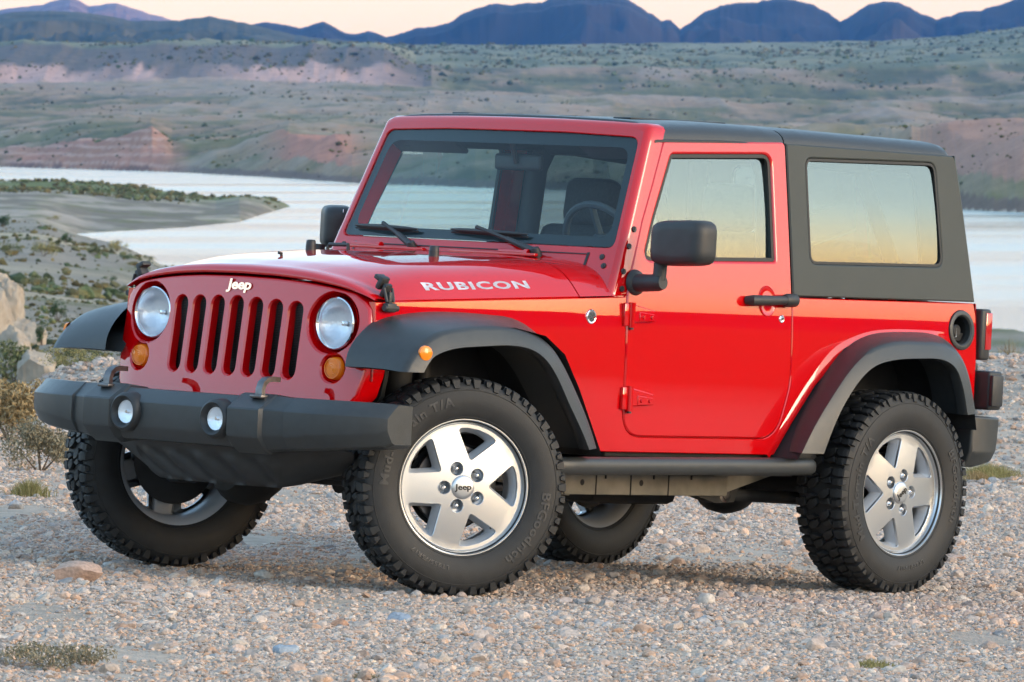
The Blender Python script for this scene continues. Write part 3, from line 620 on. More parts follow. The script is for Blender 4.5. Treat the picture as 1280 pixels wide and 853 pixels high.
for (y, z) in TS:
    x0 = xg(y, z); mb = MB(); mb.rev([(0, -.004), (.02, -.003), (.034, .003), (.041, .012), (.043, .03)], (x0, y, z), (1, 0, 0), 28)
    for k in range(5): mb.rev([(.006+k*.007, -.0045+.0006*k), (.008+k*.007, -.0058+.0008*k), (.010+k*.007, -.0045+.0008*k)], (x0, y, z), (1, 0, 0), 28)
    mb.build('turn_signal', AMBER, CAR)
# ---- tub side panels
farch = [(-.318, .76), (-.312, .84), (-.27, .905), (-.20, .955), (-.05, .985), (.15, .990), (.32, .965), (.43, .90), (.52, .775), (.60, .64), (.665, .53)]
rarch = [(1.80, .53), (1.90, .66), (2.02, .80), (2.15, .905), (2.30, .975), (2.45, .993), (2.65, .993), (2.77, .95), (2.84, .86), (2.885, .72), (2.90, .66)]
door_o = [(1.147, 1.703, .02), (1.071, 1.54, 0), (1.002, 1.399, .1), (.931, 1.214, .2), (.904, 1.121, .1), (.900, .968, 0), (.904, .590, .105), (1.80, .594, .16), (1.866, .80, .25), (1.866, 1.133, 0), (1.868, 1.735, .02)]
dpoly = rpoly(door_o, .02, 6)
dcut = offs(dpoly if area2(dpoly) > 0 else dpoly[::-1], .0035)
dlow = [p for p in dcut if p[1] < 1.125]
# order of the door cut from front-top to rear-top along the bottom
dlow_f = sorted([p for p in dlow if p[0] < 1.3 and p[1] > .70], key=lambda p: -p[1]); 
ang = lambda p: math.atan2(p[1]-.9, p[0]-1.38)
dl = sorted(dlow, key=lambda p: (ang(p)-math.pi*.5) % (2*math.pi))
for s, nm in ((-1, 'near'), (1, 'far')):
    poly = [(-.318, zline(-.318)-.006)]+[(x, zline(x)-.006) for x in np.linspace(-.30, .890, 14)]+dl+[(1.8695, 1.138), (3.006, 1.150, ), (3.016, 1.10), (3.020, .95), (3.018, .66)]+rarch[::-1]+farch[::-1]
    mb = MB(); panel(mb, poly, [circ((2.921, 1.042), .078, 28)] if s < 0 else [], Ps(s), bev=.003, depth=.03, du=.06, dv=.022, hdepth=.02)
    # rear corner and raised wheel-arch lip
    mb.loft([[(3.019, s*(Yb(3, z)-.003), z) for z in np.linspace(.66, 1.15, 9)], [(3.036, s*(Yb(3, z)-.012), z) for z in np.linspace(.66, 1.15, 9)], [(3.044, s*(Yb(3, z)-.04), z) for z in np.linspace(.66, 1.15, 9)], [(3.046, s*.3, z) for z in np.linspace(.66, 1.15, 9)]], flip=(s > 0))
    lipc = smooth_curve([(1.752, .535), (1.867, .690), (1.976, .817), (2.120, .948), (2.29, 1.010), (2.45, 1.032), (2.7, 1.036), (2.84, 1.030)], 30)
    rows = []
    for i, (x, z) in enumerate(lipc):
        x2, z2 = lipc[min(i+1, 29)]; x1, z1 = lipc[max(i-1, 0)]; t = unit((x2-x1, z2-z1)); n = np.array([t[1], -t[0]])
        k = min(1, i/3)*min(1, (29-i)/3)
        q = lambda d, o: (x+n[0]*d, s*(Yb(x, z)+o), z+n[1]*d)
        rows.append([q(0, .000), q(.006, .002*k), q(.024, .007*k), q(.032, -.004)])
    mb.loft(rows, 0, flip=(s < 0))
    mb.build('body_side', PAINT, CAR)
# back of the tub
mb = MB(); mb.box((3.03, 0, .80), (.02, 1.40, .68), .004); BK = mb.build('rear_panel', PAINT, CAR)
# fuel filler
mb = MB(); c = (2.921, 1.042); mbp = Ps(-1)
def ring(rad, w): return [mbp(c[0]+rad*math.cos(t), c[1]+rad*math.sin(t), w) for t in np.linspace(0, 2*math.pi, 36, endpoint=False)]
mb.loft([ring(.080, -.002), ring(.079, .006), ring(.074, .009), ring(.062, .008), ring(.056, .002), ring(.054, -.02)], 0, True, flip=False)
mb.loft([ring(.054, -.02), ring(.05, -.07), ring(.02, -.072)], 1, True)
mb.rev([(0, .05), (.02, .05), (.026, .045), (.028, .0)], (c[0]-.006, -.715, c[1]-.004), (0, -1, 0), 20, 1); mb.box((c[0]-.01, -.758, c[1]-.01), (.008, .014, .04), .003, 2)
mb.build('fuel_filler', [PLAST, SEAL, ALLOYD], CAR)
# ---- inner structure, a dark shell with an engine bay filler added to block light
mb = MB()
mb.box((.32, 0, .80), (.96, .92, .46), .01); mb.box((.80, 0, .86), (.10, 1.40, .55), .01)
mb.box((1.95, 0, .535), (2.2, 1.50, .05), .01); mb.box((2.45, 0, .80), (1.12, 1.06, .45), .01)
mb.box((2.47, 0, 1.015), (1.10, 1.50, .03), 0)
for s in (-1, 1):
    mb.box((1.40, s*.72, .72), (1.0, .02, .35), 0)
    mb.loft([[(x, s*.90, z-.01) for x, z in farch[3:]], [(x, s*.44, z-.01) for x, z in farch[3:]]], 0)
    mb.loft([[(x, s*.90, z-.01) for x, z in rarch], [(x, s*.50, z-.01) for x, z in rarch]], 0)
    mb.box((2.95, s*.66, .82), (.10, .2, .34), .01)
mb.build('inner_body', UNDER, CAR)
# door shut pillars (thin dark red strip behind the gaps)
for s in (-1, 1):
    mb = MB()
    mb.loft([[(x, s*(Yb(x, z)-.028), z) for x, z in ((1.11, 1.72), (1.035, 1.54), (.966, 1.40), (.885, 1.214), (.87, 1.121), (.87, .60), (.93, .55))],
             [(x+.10, s*(Yb(x, z)-.028), z) for x, z in ((1.11, 1.72), (1.035, 1.54), (.966, 1.40), (.885, 1.214), (.87, 1.121), (.87, .60), (.93, .55))]])
    mb.loft([[(1.84, s*(Yb(1.8, z)-.028), z) for z in (.56, .8, 1.1, 1.4, 1.74)], [(1.90, s*(Yb(1.8, z)-.028), z) for z in (.56, .8, 1.1, 1.4, 1.74)]])
    mb.loft([[(x, s*(Yb(x, .57)-.028), .56) for x in (.9, 1.3, 1.8)], [(x, s*(Yb(x, .57)-.028), .63) for x in (.9, 1.3, 1.8)]])
    mb.build('door_pillar', PAINT, CAR)
# ---- doors
win_o = [(1.190, 1.657, .03), (1.067, 1.411, 0), (1.000, 1.250, .035), (1.776, 1.273, .012), (1.778, 1.685, .045)]
for s in (-1, 1):
    mb = MB(); wp = rpoly(win_o, .03, 5)
    panel(mb, dpoly, [wp], Ps(s, .002), bev=.005, depth=.026, du=.10, dv=.022, hbev=.010, hdepth=.018, back=False)
    if s < 0:   # handle scoop
        pass
    D = mb.build('door', PAINT, CAR)
    # inner trim card
    mb = MB(); mb.loft([[(x, s*(Yb(x, z)-.045), z) for x in (.92, 1.4, 1.85)] for z in (.60, .9, 1.24)]); mb.build('door_trim', DASH, D)
    # window seal + glass
    mb = MB(); wo_ = dens(wp if area2(wp) > 0 else wp[::-1], .04); wi = offs(wo_, -.014)
    f = Ps(s, -.010)
    mb.loft([[f(x, z, -.012) for x, z in wo_], [f(x, z, .004) for x, z in wo_], [f(x, z, .004) for x, z in wi], [f(x, z, -.012) for x, z in wi]], 0, True, flip=(s > 0)); mb.build('window_seal', SEAL, D)
    mb = MB()
    def PGl(u, v, w, s=s): 
        c_ = (v-1.46)/.22; return (u, s*(Yb(u, v)-.018+w-.006*c_*c_), v)
    panel(mb, offs(wo_, -.006), [], PGl, bev=.0005, depth=.004, du=.08, dv=.03); mb.build('door_glass', SGLASS, D)
    # hinges
    for zc, x0 in ((1.045, .902), (.732, .908)):
        mb = MB(); g = Ps(s, .004)
        mb.tube([(x0+.012, s*(Yb(x0, zc)+.014), zc-.048), (x0+.012, s*(Yb(x0, zc)+.014), zc+.046)], .013, 12)
        mb.box((x0-.012, s*(Yb(x0, zc)+.006), zc), (.03, .016, .085), .004)
        hp = [(x0+.012, zc+.040), (x0+.14, zc+.018), (x0+.145, zc-.022), (x0+.012, zc-.030)]
        hh = rpoly(hp, .006, 2)
        panel(mb, hh, [], Ps(s, .022), bev=.004, depth=.022, du=0, dv=0)
        panel(mb, rpoly([(x0+.045, zc+.012), (x0+.135, zc+.004), (x0+.135, zc-.022), (x0+.045, zc-.024)], .004, 2), [], Ps(s, .0255), bev=.002, depth=.01, du=0, dv=0)
        for bx in (.065, .112): mb.rev([(0, .008), (.006, .0075), (.008, .004), (.008, 0)], (x0+bx, s*(Yb(x0+bx, zc)+.024), zc-.008), (0, s, 0), 10)
        mb.tube([(x0+.012, s*(Yb(x0, zc)+.014), zc-.056), (x0+.012, s*(Yb(x0, zc)+.014), zc-.048)], .009, 10, 1)
        mb.build('hinge', [PAINT, PLAST2], D)
    # handle: shallow dish, bar, button
    g = Ps(s, .0025)
    mb = MB(); dc = (1.715, 1.120)
    def el(rx, rz, w, dx=0): return [g(dc[0]+dx+rx*math.cos(t), dc[1]+rz*math.sin(t), w) for t in np.linspace(0, 2*math.pi, 40, endpoint=False)]
    hy = lambda x: s*(Yb(x, 1.12)+.030)
    mb.tube([(1.59, s*(Yb(1.59, 1.12)+.002), 1.12), (1.60, hy(1.6), 1.121), (1.63, hy(1.6)+s*.004, 1.122), (1.77, hy(1.8)+s*.004, 1.126), (1.80, hy(1.8), 1.127)], [.016, .021, .020, .018, .018], 14)
    mb.tube([(1.785, hy(1.8), 1.1265), (1.80, hy(1.8), 1.127), (1.848, hy(1.8)-s*.002, 1.128), (1.856, hy(1.8)-s*.004, 1.128)], [.021, .026, .026, .020], 16)
    mb.rev([(0, .006), (.011, .005), (.013, .0)], (1.852, hy(1.8)-s*.003, 1.128), (.95, s*.3, 0), 14, 1)
    mb.tube([(1.82, s*Yb(1.8, 1.12), 1.127), (1.82, hy(1.8), 1.127)], .018, 12)
    mb.build('door_handle', [PLAST2, ALLOYD], D)
    # the dish is modelled as a raised thin rim with a dark red bowl inside
    mb = MB(); mb.loft([el(.052, .060, .0015), el(.050, .058, .003), el(.046, .054, .0005), el(.030, .036, .0015), el(.004, .004, .002)], 0, True, flip=(s > 0)); mb.build('handle_dish', PAINT, D)
    mb = MB(); kx, kz = 1.800, 1.054; mb.rev([(0, .006), (.006, .006), (.007, .003), (.012, .004), (.015, .002), (.016, -.002)], (kx, s*(Yb(kx, kz)+.003), kz), (0, s, 0), 18); mb.build('keyhole', CHROME, D)
# trail badge on the fender
mb = MB(); bx, bz = .717, 1.031; by = Yb(bx, bz)
mb.rev([(.020, .003), (.024, .004), (.027, .002), (.028, -.002)], (bx, -by, bz), (0, -1, 0), 28, 0); mb.rev([(0, .0015), (.021, .0015)], (bx, -by, bz), (0, -1, 0), 28, 1)
add_text(mb, 'TRAIL', lambda x, y, z: (bx+x, -by-.002-z, bz+.009+y), 0, size=.0125, ext=.0008, offset=.0003)
add_text(mb, 'RATED', lambda x, y, z: (bx+x, -by-.002-z, bz-.000+y), 0, size=.0125, ext=.0008, offset=.0003)
mb.poly([(bx-.017, -by-.002, bz-.012), (bx-.004, -by-.002, bz-.004), (bx+.004, -by-.002, bz-.008), (bx+.010, -by-.002, bz-.004), (bx+.018, -by-.002, bz-.012), (bx+.006, -by-.002, bz-.020), (bx-.006, -by-.002, bz-.020)], (0, -.001, 0), 0)
mb.build('fender_badge', [CHROME, mat('badge_grey', (.12, .12, .14), .3)], CAR)
# ---- windscreen frame
def xw(y, z): return .845+.09*y*y+.43*(z-1.303)
def PW(u, v, w): return (xw(u, v)-w, u, v)
def fw_half(z): return Yb(1.0, z)-.003
hz = np.linspace(1.11, 1.745, 14)
sideR = [(Yb(xw(.74, z)+.02, z)-.002, z) for z in hz]
outl = [(0, 1.10), (.74, 1.10)]+sideR+[(sideR[-1][0]-.012, 1.758), (sideR[-1][0]-.04, 1.768), (.50, 1.772), (.25, 1.776), (0, 1.777)]
outl = outl+[(-a, b) for a, b in outl[::-1]][1:-1]
gl_o = rpoly([(-.706, 1.290, .03), (.706, 1.290, .03), (.652, 1.712, .045), (.3, 1.722, 0), (-.3, 1.722, 0), (-.652, 1.712, .045)], .03, 5)
mb = MB(); panel(mb, outl, [gl_o], PW, bev=.026, depth=.085, du=.08, dv=.05, hbev=.004, hdepth=.02)
FR = mb.build('windscreen_frame', PAINT, CAR)
# lower brace panel seams
mb = MB()
for s in (-1, 1):
    mb.loft([[PW(s*.60, z, .002) for z in (1.215, 1.27)], [PW(s*.612, z, .002) for z in (1.215, 1.27)]], 0, flip=(s < 0))
mb.loft([[PW(y, 1.262, .0035) for y in np.linspace(-.60, .60, 12)], [PW(y, 1.266, .0035) for y in np.linspace(-.60, .60, 12)]])
mb.build('frame_seam', SEAL, FR)
for s in (-1, 1):
    for (y, z) in ((.672, 1.255), (.692, 1.222)):
        mb = MB(); p = PW(s*y, z, .0); mb.rev([(0, .006), (.004, .006), (.0045, .004), (.010, .005), (.0115, .002), (.0115, -.002)], p, (-1, 0, .4), 14); mb.build('frame_bolt', PLAST2, FR)
    for (x, z) in ((.968, 1.365), (.935, 1.300), (.899, 1.205), (.888, 1.140)):
        mb = MB(); p = (x-.012, s*(Yb(x-.012, z)+.000), z); mb.rev([(0, .006), (.004, .006), (.0045, .004), (.010, .005), (.0115, .002), (.0115, -.002)], p, (0, s, .1), 14); mb.build('frame_bolt', PLAST2, FR)
# windscreen: frit border + clear glass
PWg = lambda u, v, w: PW(u, v, w-.007)
inn = rpoly([(-.665, 1.330, .05), (.665, 1.330, .05), (.618, 1.672, .06), (-.618, 1.672, .06)], .05, 6)
mb = MB(); panel(mb, offs(gl_o if area2(gl_o) > 0 else gl_o[::-1], -.002), [], PWg, bev=.0005, depth=.005, du=.10, dv=.05); WS = mb.build('windscreen', WGLASS, CAR)
PWf = lambda u, v, w: PW(u, v, w-.0135)
mb = MB(); panel(mb, offs(gl_o if area2(gl_o) > 0 else gl_o[::-1], -.003), [inn], PWf, bev=.0003, depth=.001, du=.10, dv=.05, back=True); mb.build('glass_border', FRIT, WS)
# wipers
def wiper(y0, y1, yp, ya):
    za, zb = 1.332, 1.326
    mb = MB(); pts = [PW(y0+(y1-y0)*t, za+(zb-za)*t, .012+.010*math.sin(math.pi*t)) for t in np.linspace(0, 1, 9)]
    mb.tube(pts, [.004, .007, .008, .009, .010, .009, .008, .007, .004], 8); pts = [PW(y0+(y1-y0)*t, za+(zb-za)*t-.010, .004) for t in np.linspace(0, 1, 9)]; mb.tube(pts, .0045, 6)
    W = mb.build('wiper', PLAST2, CAR)
    mb = MB(); a = np.array(PW(ya, 1.345, .026)); b = np.array(PW((ya+yp)/2, 1.305, .030)); c_ = np.array((.795, yp, 1.262))
    mb.tube([a, (a+b)/2, b], .008, 8); mb.tube([b, (b+c_)/2, c_], [.011, .013, .014], 8); mb.rev([(0, .018), (.014, .016), (.019, .0), (.02, -.02)], c_, (-.4, 0, .9), 14)
    mb.build('wiper_arm', PLAST2, W)
wiper(.63, .27, .245, .46); wiper(.09, -.30, -.40, -.05)
# ---- roof and hardtop
RY = [0, .15, .3, .42, .52, .58, .62, .645, .665, .680, .690, .6935]; RD = [0, .0005, .003, .0055, .009, .013, .018, .024, .033, .045, .062, .078]
def roofrow(x, k=0, dz=0):
    zc = pch([1.08, 1.5, 2.0, 2.95], [1.787, 1.803, 1.806, 1.800], x)+dz; s_ = pch([1.08, 1.87, 2.95], [1.0, .995, .985], x)
    pr_ = [(y*s_, d) for y, d in zip(RY, RD)]
    return [(x, -y, zc-d) for y, d in pr_[::-1]]+[(x, y, zc-d) for y, d in pr_[1:]]
def drop(r, dx, dz, sc=1): return [(p[0]+dx, p[1]*sc, p[2]+dz) for p in r]
mb = MB(); r0 = roofrow(1.10)
rows = [drop(r0, -.006, -.03, .99), drop(r0, -.006, -.012, .996), drop(r0, .0, -.003, 1)]+[roofrow(x) for x in np.linspace(1.115, 1.855, 9)]
rows += [drop(roofrow(1.866), 0, -.004), drop(roofrow(1.866), 0, -.04)]
mb.loft(rows, flip=True)
for s in (-1, 1):
    e = [(r[0 if s < 0 else -1]) for r in rows[2:-2]]
    mb.loft([e, [(p[0], p[1]+s*.006, p[2]-.004) for p in e], [(p[0], p[1]+s*.006, p[2]-.012) for p in e], [(p[0], p[1]-s*.02, p[2]-.014) for p in e]], flip=(s < 0))
for y in (-.42, -.14, .14, .42):
    mb.box((1.50, y, 1.7945), (.56, .09, .008), .004, 0, Matrix.Rotation(math.radians(-1.0), 3, 'Y'))
RF = mb.build('roof_panel', mat('roof_plastic', (.028, .030, .032), .38, noise=.1, nscale=20, bump=.3, bscale=1000), CAR, angle=50)
mb = MB(); xs = np.linspace(1.872, 2.86, 10)
rows = [drop(roofrow(1.872), 0, -.03), drop(roofrow(1.872), 0, -.003)]+[roofrow(x) for x in xs[1:]]+[drop(roofrow(2.90), 0, -.004, .997), drop(roofrow(2.92), 0, -.014, .99), drop(roofrow(2.93), 0, -.035, .98), drop(roofrow(2.935), 0, -.07, .97)]
mb.loft(rows, flip=True)
HT = mb.build('hardtop', MATS['roof_plastic'], CAR, angle=50)
def zrail(x): return pch([1.08, 1.5, 2.0, 2.95], [1.787, 1.803, 1.806, 1.800], x)-.078
for s in (-1, 1):
    ho = rpoly([(1.8735, 1.1435, .004), (3.008, 1.1560, .01), (2.955, 1.55, 0), (2.925, zrail(2.9)+.012, .03), (1.8735, zrail(1.9)+.004, .004)], .01, 4)
    qo = rpoly([(1.985, 1.680, .04), (1.984, 1.272, .04), (2.815, 1.289, .045), (2.797, 1.700, .045)], .04, 6)
    mb = MB(); panel(mb, ho, [qo], Ps(s, .004), bev=.005, depth=.03, du=.10, dv=.03, hbev=.008, hdepth=.02)
    # rounded rear corner
    zs = np.linspace(1.156, 1.735, 10); ex = lambda z: pch([1.156, 1.55, 1.74], [3.006, 2.953, 2.924], z)
    mb.loft([[(ex(z)-.001, s*(Yb(2.9, z)+.0005), z) for z in zs], [(ex(z)+.012, s*(Yb(2.9, z)-.006), z) for z in zs], [(ex(z)+.020, s*(Yb(2.9, z)-.020), z) for z in zs], [(ex(z)+.022, s*(Yb(2.9, z)-.10), z) for z in zs]], flip=(s > 0))
    S = mb.build('hardtop_side', HTOP, CAR)
    mb = MB(); qd = dens(qo if area2(qo) > 0 else qo[::-1], .05); qi = offs(qd, -.010); f = Ps(s, 0)
    mb.loft([[f(x, z, -.02) for x, z in qd], [f(x, z, .001) for x, z in qd], [f(x, z, .001) for x, z in qi], [f(x, z, -.02) for x, z in qi]], 0, True, flip=(s > 0)); mb.build('window_seal', SEAL, S)
    mb = MB()
    def PQ(u, v, w, s=s):
        c_ = (v-1.48)/.21; return (u, s*(Yb(u, v)-.004+w-.006*c_*c_), v)
    panel(mb, offs(qd, -.006), [], PQ, bev=.0005, depth=.004, du=.08, dv=.03); mb.build('quarter_glass', QGLASS, S)
# back of the hardtop with the rear window, seam line of the rail
def PB(u, v, w): return (pch([1.15, 1.55, 1.75], [3.026, 2.973, 2.944], v)+w, u, v)
bo = rpoly([(-.66, 1.156), (.66, 1.156), (.60, 1.75), (-.60, 1.75)], .02, 3); bh = rpoly([(-.50, 1.22), (.50, 1.22), (.47, 1.66), (-.47, 1.66)], .05, 5)
mb = MB(); panel(mb, bo, [bh], PB, bev=.004, depth=.02, du=.2, dv=.1); mb.build('hardtop_back', HTOP, HT)
mb = MB(); panel(mb, offs(bh if area2(bh) > 0 else bh[::-1], .01), [], lambda u, v, w: PB(u, v, w-.01), bev=.0005, depth=.004, du=.2, dv=.1); mb.build('rear_glass', QGLASS, HT)
# ---- fender flares
def flare(inner, up, low, s, name='fender_flare', well=.50):
    n = 44; I = smooth_curve(inner, n); U = smooth_curve(up, n); L = smooth_curve(low, n); rows = []
    for i in range(n):
        I_, U_, L_ = np.array(I[i]), np.array(U[i]), np.array(L[i]); yi = Yb(I_[0], I_[1]); yu = .915; yl = .935
        pI = np.array([I_[0], yi-.003, I_[1]]); pU = np.array([U_[0], yu, U_[1]]); pL = np.array([L_[0], yl, L_[1]])
        a = pU+(pI-pU)*.09; b = pU+(pL-pU)*.22; c = pU*1.0; c = c*.6+.2*(a+b)
        m1 = pI+(pU-pI)*.33+np.array([0, 0, .004]); m2 = pI+(pU-pI)*.66+np.array([0, 0, .004])
        d = pL+np.array([0, -.010, 0])+(pL-pU)*.06; 
        inn = (pL-pU); inn = inn/np.linalg.norm(inn)
        e = pL+np.array([0, -.05, 0]); g = pL+np.array([0, -.06, 0])-inn*.02
        h = np.array([pL[0], yi-.03, pL[2]])-inn*.02
        rows.append([tuple((p[0], p[1]*s, p[2])) for p in (pI+(pI-pU)*.02, pI, m1, m2, a, c, b, pL-(pL-pU)*.12, pL, d, e, g, h)])
    mb = MB(); mb.loft(rows, 0, cap0=True, cap1=True, flip=(s < 0)); return mb.build(name, PLAST, CAR, angle=45)
FI = [(-.440, .812), (-.428, .868), (-.380, .930), (-.290, .988), (-.128, 1.017), (.022, 1.025), (.20, 1.022), (.34, 1.010), (.45, .955), (.55, .80), (.63, .65), (.675, .548)]
FU = [(-.437, .806), (-.407, .849), (-.349, .904), (-.248, .953), (-.059, .978), (.112, .977), (.222, .959), (.334, .918), (.419, .841), (.527, .702), (.585, .612), (.619, .548)]
FL = [(-.358, .807), (-.335, .839), (-.300, .869), (-.200, .897), (-.04, .910), (.101, .916), (.210, .904), (.291, .868), (.357, .806), (.430, .710), (.509, .609), (.553, .543)]
RI = [(1.836, .540), (1.897, .634), (1.983, .745), (2.093, .868), (2.210, .963), (2.357, 1.012), (2.56, 1.026), (2.74, 1.022), (2.85, .985), (2.91, .88), (2.935, .715)]
RU = [(1.800, .545), (1.874, .653), (1.962, .757), (2.074, .873), (2.191, .949), (2.336, .984), (2.50, .988), (2.640, .984), (2.745, .950), (2.815, .868), (2.875, .715)]
RL = [(1.912, .545), (1.963, .646), (2.019, .734), (2.108, .832), (2.202, .891), (2.323, .917), (2.47, .926), (2.615, .925), (2.703, .893), (2.756, .817), (2.795, .710)]
for s in (-1, 1):
    fl = flare(FI, FU, FL, s)
    mb = MB(); mb.rev([(0, .010), (.018, .009), (.026, .005), (.028, -.006)], (-.345, s*.926, .876), (-.25, s, 0), 24); mb.build('side_marker', AMBER, fl)
    flare(RI, RU, RL, s)
# ---- front bumper
def bumper_x(y): 
    a = abs(y); return -.690+.10*a*a+(0 if a < .60 else .9*(a-.60)**2*1.05)
mb = MB(); rows = []
ys = [-.915, -.909, -.89, -.82, -.76, -.70, -.64, -.58, -.548, -.544, -.540, -.46, -.452, -.440, -.43, -.318, -.306, -.290, -.284, -.2, -.1, 0, .1, .2, .284, .290, .306, .318, .43, .44, .452, .46, .540, .544, .548, .58, .64, .70, .76, .82, .89, .909, .915]
for y in ys:
    a = abs(y); r = pch([.284, .302, .452, .464], [0, .042, .042, .010], a)
    if .539 < a < .547: r = -.004
    x = bumper_x(y); e = max(0, a-.885)/.04; ztop = .690+(-.004 if a < .29 else 0)-.006*e; zb = .498+.035*max(0, (a-.45)/.45)+.02*e
    sec = [(.17-.03*e, ztop-.02), (.15, ztop-.002), (.062, ztop+r*.2), (.056, ztop-.001+r*.2), (.004-r*.7, ztop-.044), (.000-r*.7, ztop-.050), (-r*.7, zb+.055), (.004-r*.7, zb+.042), (.03-r*.5, zb+.004), (.045, zb-r*.4), (.15, zb-.004), (.17-.03*e, zb+.02)]
    nx = .010*e
    rows.append([(x+nx+p*(1-.25*e), y, q) for p, q in sec])
mb.loft(rows, 0, True, True, True, flip=True)
BP = mb.build('front_bumper', PLAST, CAR, angle=19)
for y in (-.232, .232):
    x0 = bumper_x(y)-.002; mb = MB()
    mb.rev([(.074, .03), (.072, -.010), (.066, -.022), (.059, -.026), (.052, -.022), (.043, -.006), (.042, .0)], (x0, y, .598), (1, 0, 0), 36, 0)
    mb.rev([(.0, .002), (.022, -.001), (.042, -.006), (.0425, -.004), (.050, -.004)], (x0, y, .598), (1, 0, 0), 28, 1); mb.rev([(0, -.005), (.006, -.005), (.007, .002)], (x0, y, .598), (1, 0, 0), 12, 2)
    F = mb.build('fog_light', [PLAST2, REFL, CHROME], BP)
    mb = MB(); mb.rev([(0, -.018), (.022, -.016), (.036, -.012), (.043, -.006)], (x0, y, .598), (1, 0, 0), 28); mb.build('lens', LENS, F)
for y in (-.395, .395):
    mb = MB(); x0 = -.635
    c = [(x0, y, .66), (x0, y, .715), (x0+.008, y, .735), (x0+.025, y, .748), (x0+.05, y, .752), (x0+.085, y, .750)]
    rows = []
    for i, p in enumerate(c):
        t = unit(np.array(c[min(i+1, 5)])-np.array(c[max(i-1, 0)])); n = np.array([-t[2], 0, t[0]])
        rows.append([tuple(np.array(p)+n*a+np.array([0, b, 0])) for a, b in ((-.009, -.016), (-.009, .016), (.009, .016), (.009, -.016))])
    mb.loft(rows, 0, True, True, True); mb.box((x0, y, .688), (.05, .06, .012), .003)
    mb.build('tow_hook', STEEL if y > 0 else STEEL, BP)
# air dam below the bumper
mb = MB(); rows = []
for t in np.linspace(0, 1, 14):
    z = .505-.150*t; rows_ = []
    hwid = .50-.22*max(0, (t-.25)/.75)**1.6 if True else 0
    for k in np.linspace(-1, 1, 121):
        y = k*(.63-.11*t**2); x = -.575+.05*t+.19*abs(k)**2.2+.04*t*t
        rib = .013*math.sin((k*26+t*6.5))*min(1, max(0, (t-.22)/.15))*(1 if abs(k) < .60 else 0)*(1 if t < .97 else 0)
        rows_.append((x-rib, y, z+(.0 if abs(k) < .6 else (abs(k)-.6)*.16*t)))
    rows.append(rows_)
rows.append([(p[0]+.14, p[1]*.9, p[2]+.01) for p in rows[-1]])
mb.loft(rows, flip=True); mb.build('air_dam', PLAST2, CAR, angle=60)
# ---- rocker guards
for s in (-1, 1):
    mb = MB(); rows = []
    for x in [.48, .485, .50]+list(np.linspace(.6, 1.92, 8))+[1.97, 1.99, 1.996]:
        e = 1-.35*max(0, (x-1.965)/.031)**2-.3*max(0, (.5-x)/.02); y0 = Yb(max(x, .93), .48)+.030
        rows.append([(x, s*(y0+math.copysign(abs(math.cos(a))**.7, math.cos(a))*.040*e), .482+math.copysign(abs(math.sin(a))**.7, math.sin(a))*.034*e+(x-1.2)*.009) for a in np.linspace(0, 2*math.pi, 18, endpoint=False)])
    mb.loft(rows, 0, True, True, True, flip=(s < 0))
    mb.box((1.2, s*.745, .455), (1.4, .10, .012), .002)
    mb.build('rocker_guard', PLAST, CAR)
# ---- chassis
mb = MB()
for s in (-1, 1):
    mb.box((1.40, s*.455, .392), (.95, .075, .078), .006); mb.box((.12, s*.43, .47), (.75, .07, .09), .006, 0, Matrix.Rotation(math.radians(2), 3, 'Y')); mb.box((2.45, s*.45, .50), (1.2, .07, .09), .006)
    mb.box((.70, s*.45, .43), (.55, .07, .09), .006, 0, Matrix.Rotation(math.radians(8), 3, 'Y')); mb.box((1.98, s*.455, .44), (.35, .07, .09), .006, 0, Matrix.Rotation(math.radians(-14), 3, 'Y'))
    for x in (1.10, 1.30, 1.52): mb.box((x, s*.494, .392), (.004, .004, .078), 0, 1)
    for x in (1.02, 1.36): mb.rev([(0, .001), (.012, .001)], (x, s*.4935, .40), (0, s, 0), 14, 1)
    for x in (1.15, 1.43, 1.65): mb.box((x, s*.497, .425), (.006, .006, .02), .001, 1)
for x in (.85, 1.95, 3.0): mb.box((x, 0, .43), (.08, .86, .07), .006, 1)
CH = mb.build('chassis_frame', [FRAMEM, UNDER], CAR)
mb = MB()
mb.box((1.25, .05, .40), (.55, .50, .10), .03); mb.box((1.70, .1, .345), (.50, .55, .09), .03)
for s in (-1, 1): mb.poly([(1.60, s*.42, .44), (1.68, s*.42, .36), (1.82, s*.42, .325), (1.93, s*.42, .33), (1.98, s*.42, .44)], (0, s*.06, 0))
mb.tube([(.2, -.36, .385), (.75, -.36, .375), (1.2, -.36, .40)], .020, 10, 1); mb.tube([(.0, .36, .37), (.8, .38, .38)], .028, 10)
mb.tube([(1.86, -.43, .36), (2.40, -.47, .345)], .026, 10); mb.tube([(1.86, .43, .36), (2.40, .47, .345)], .026, 10)
for p in ((1.875, -.482, .358), (1.875, .482, .358)): mb.rev([(0, .004), (.016, .004), (.018, .0), (.03, -.002), (.032, -.02)], p, (0, math.copysign(1, p[1]), 0), 16, 1)
mb.tube([(2.30, .2, .42), (2.85, .2, .42)], .10, 16); mb.tube([(1.95, .22, .42), (2.3, .2, .42)], .03, 10)
mb.tube([(.1, -.1, .36), (1.2, -.12, .44)], .035, 12); mb.tube([(1.3, 0, .44), (2.35, 0, .40)], .04, 12)
mb.build('underbody', [UNDER, STEEL], CAR)
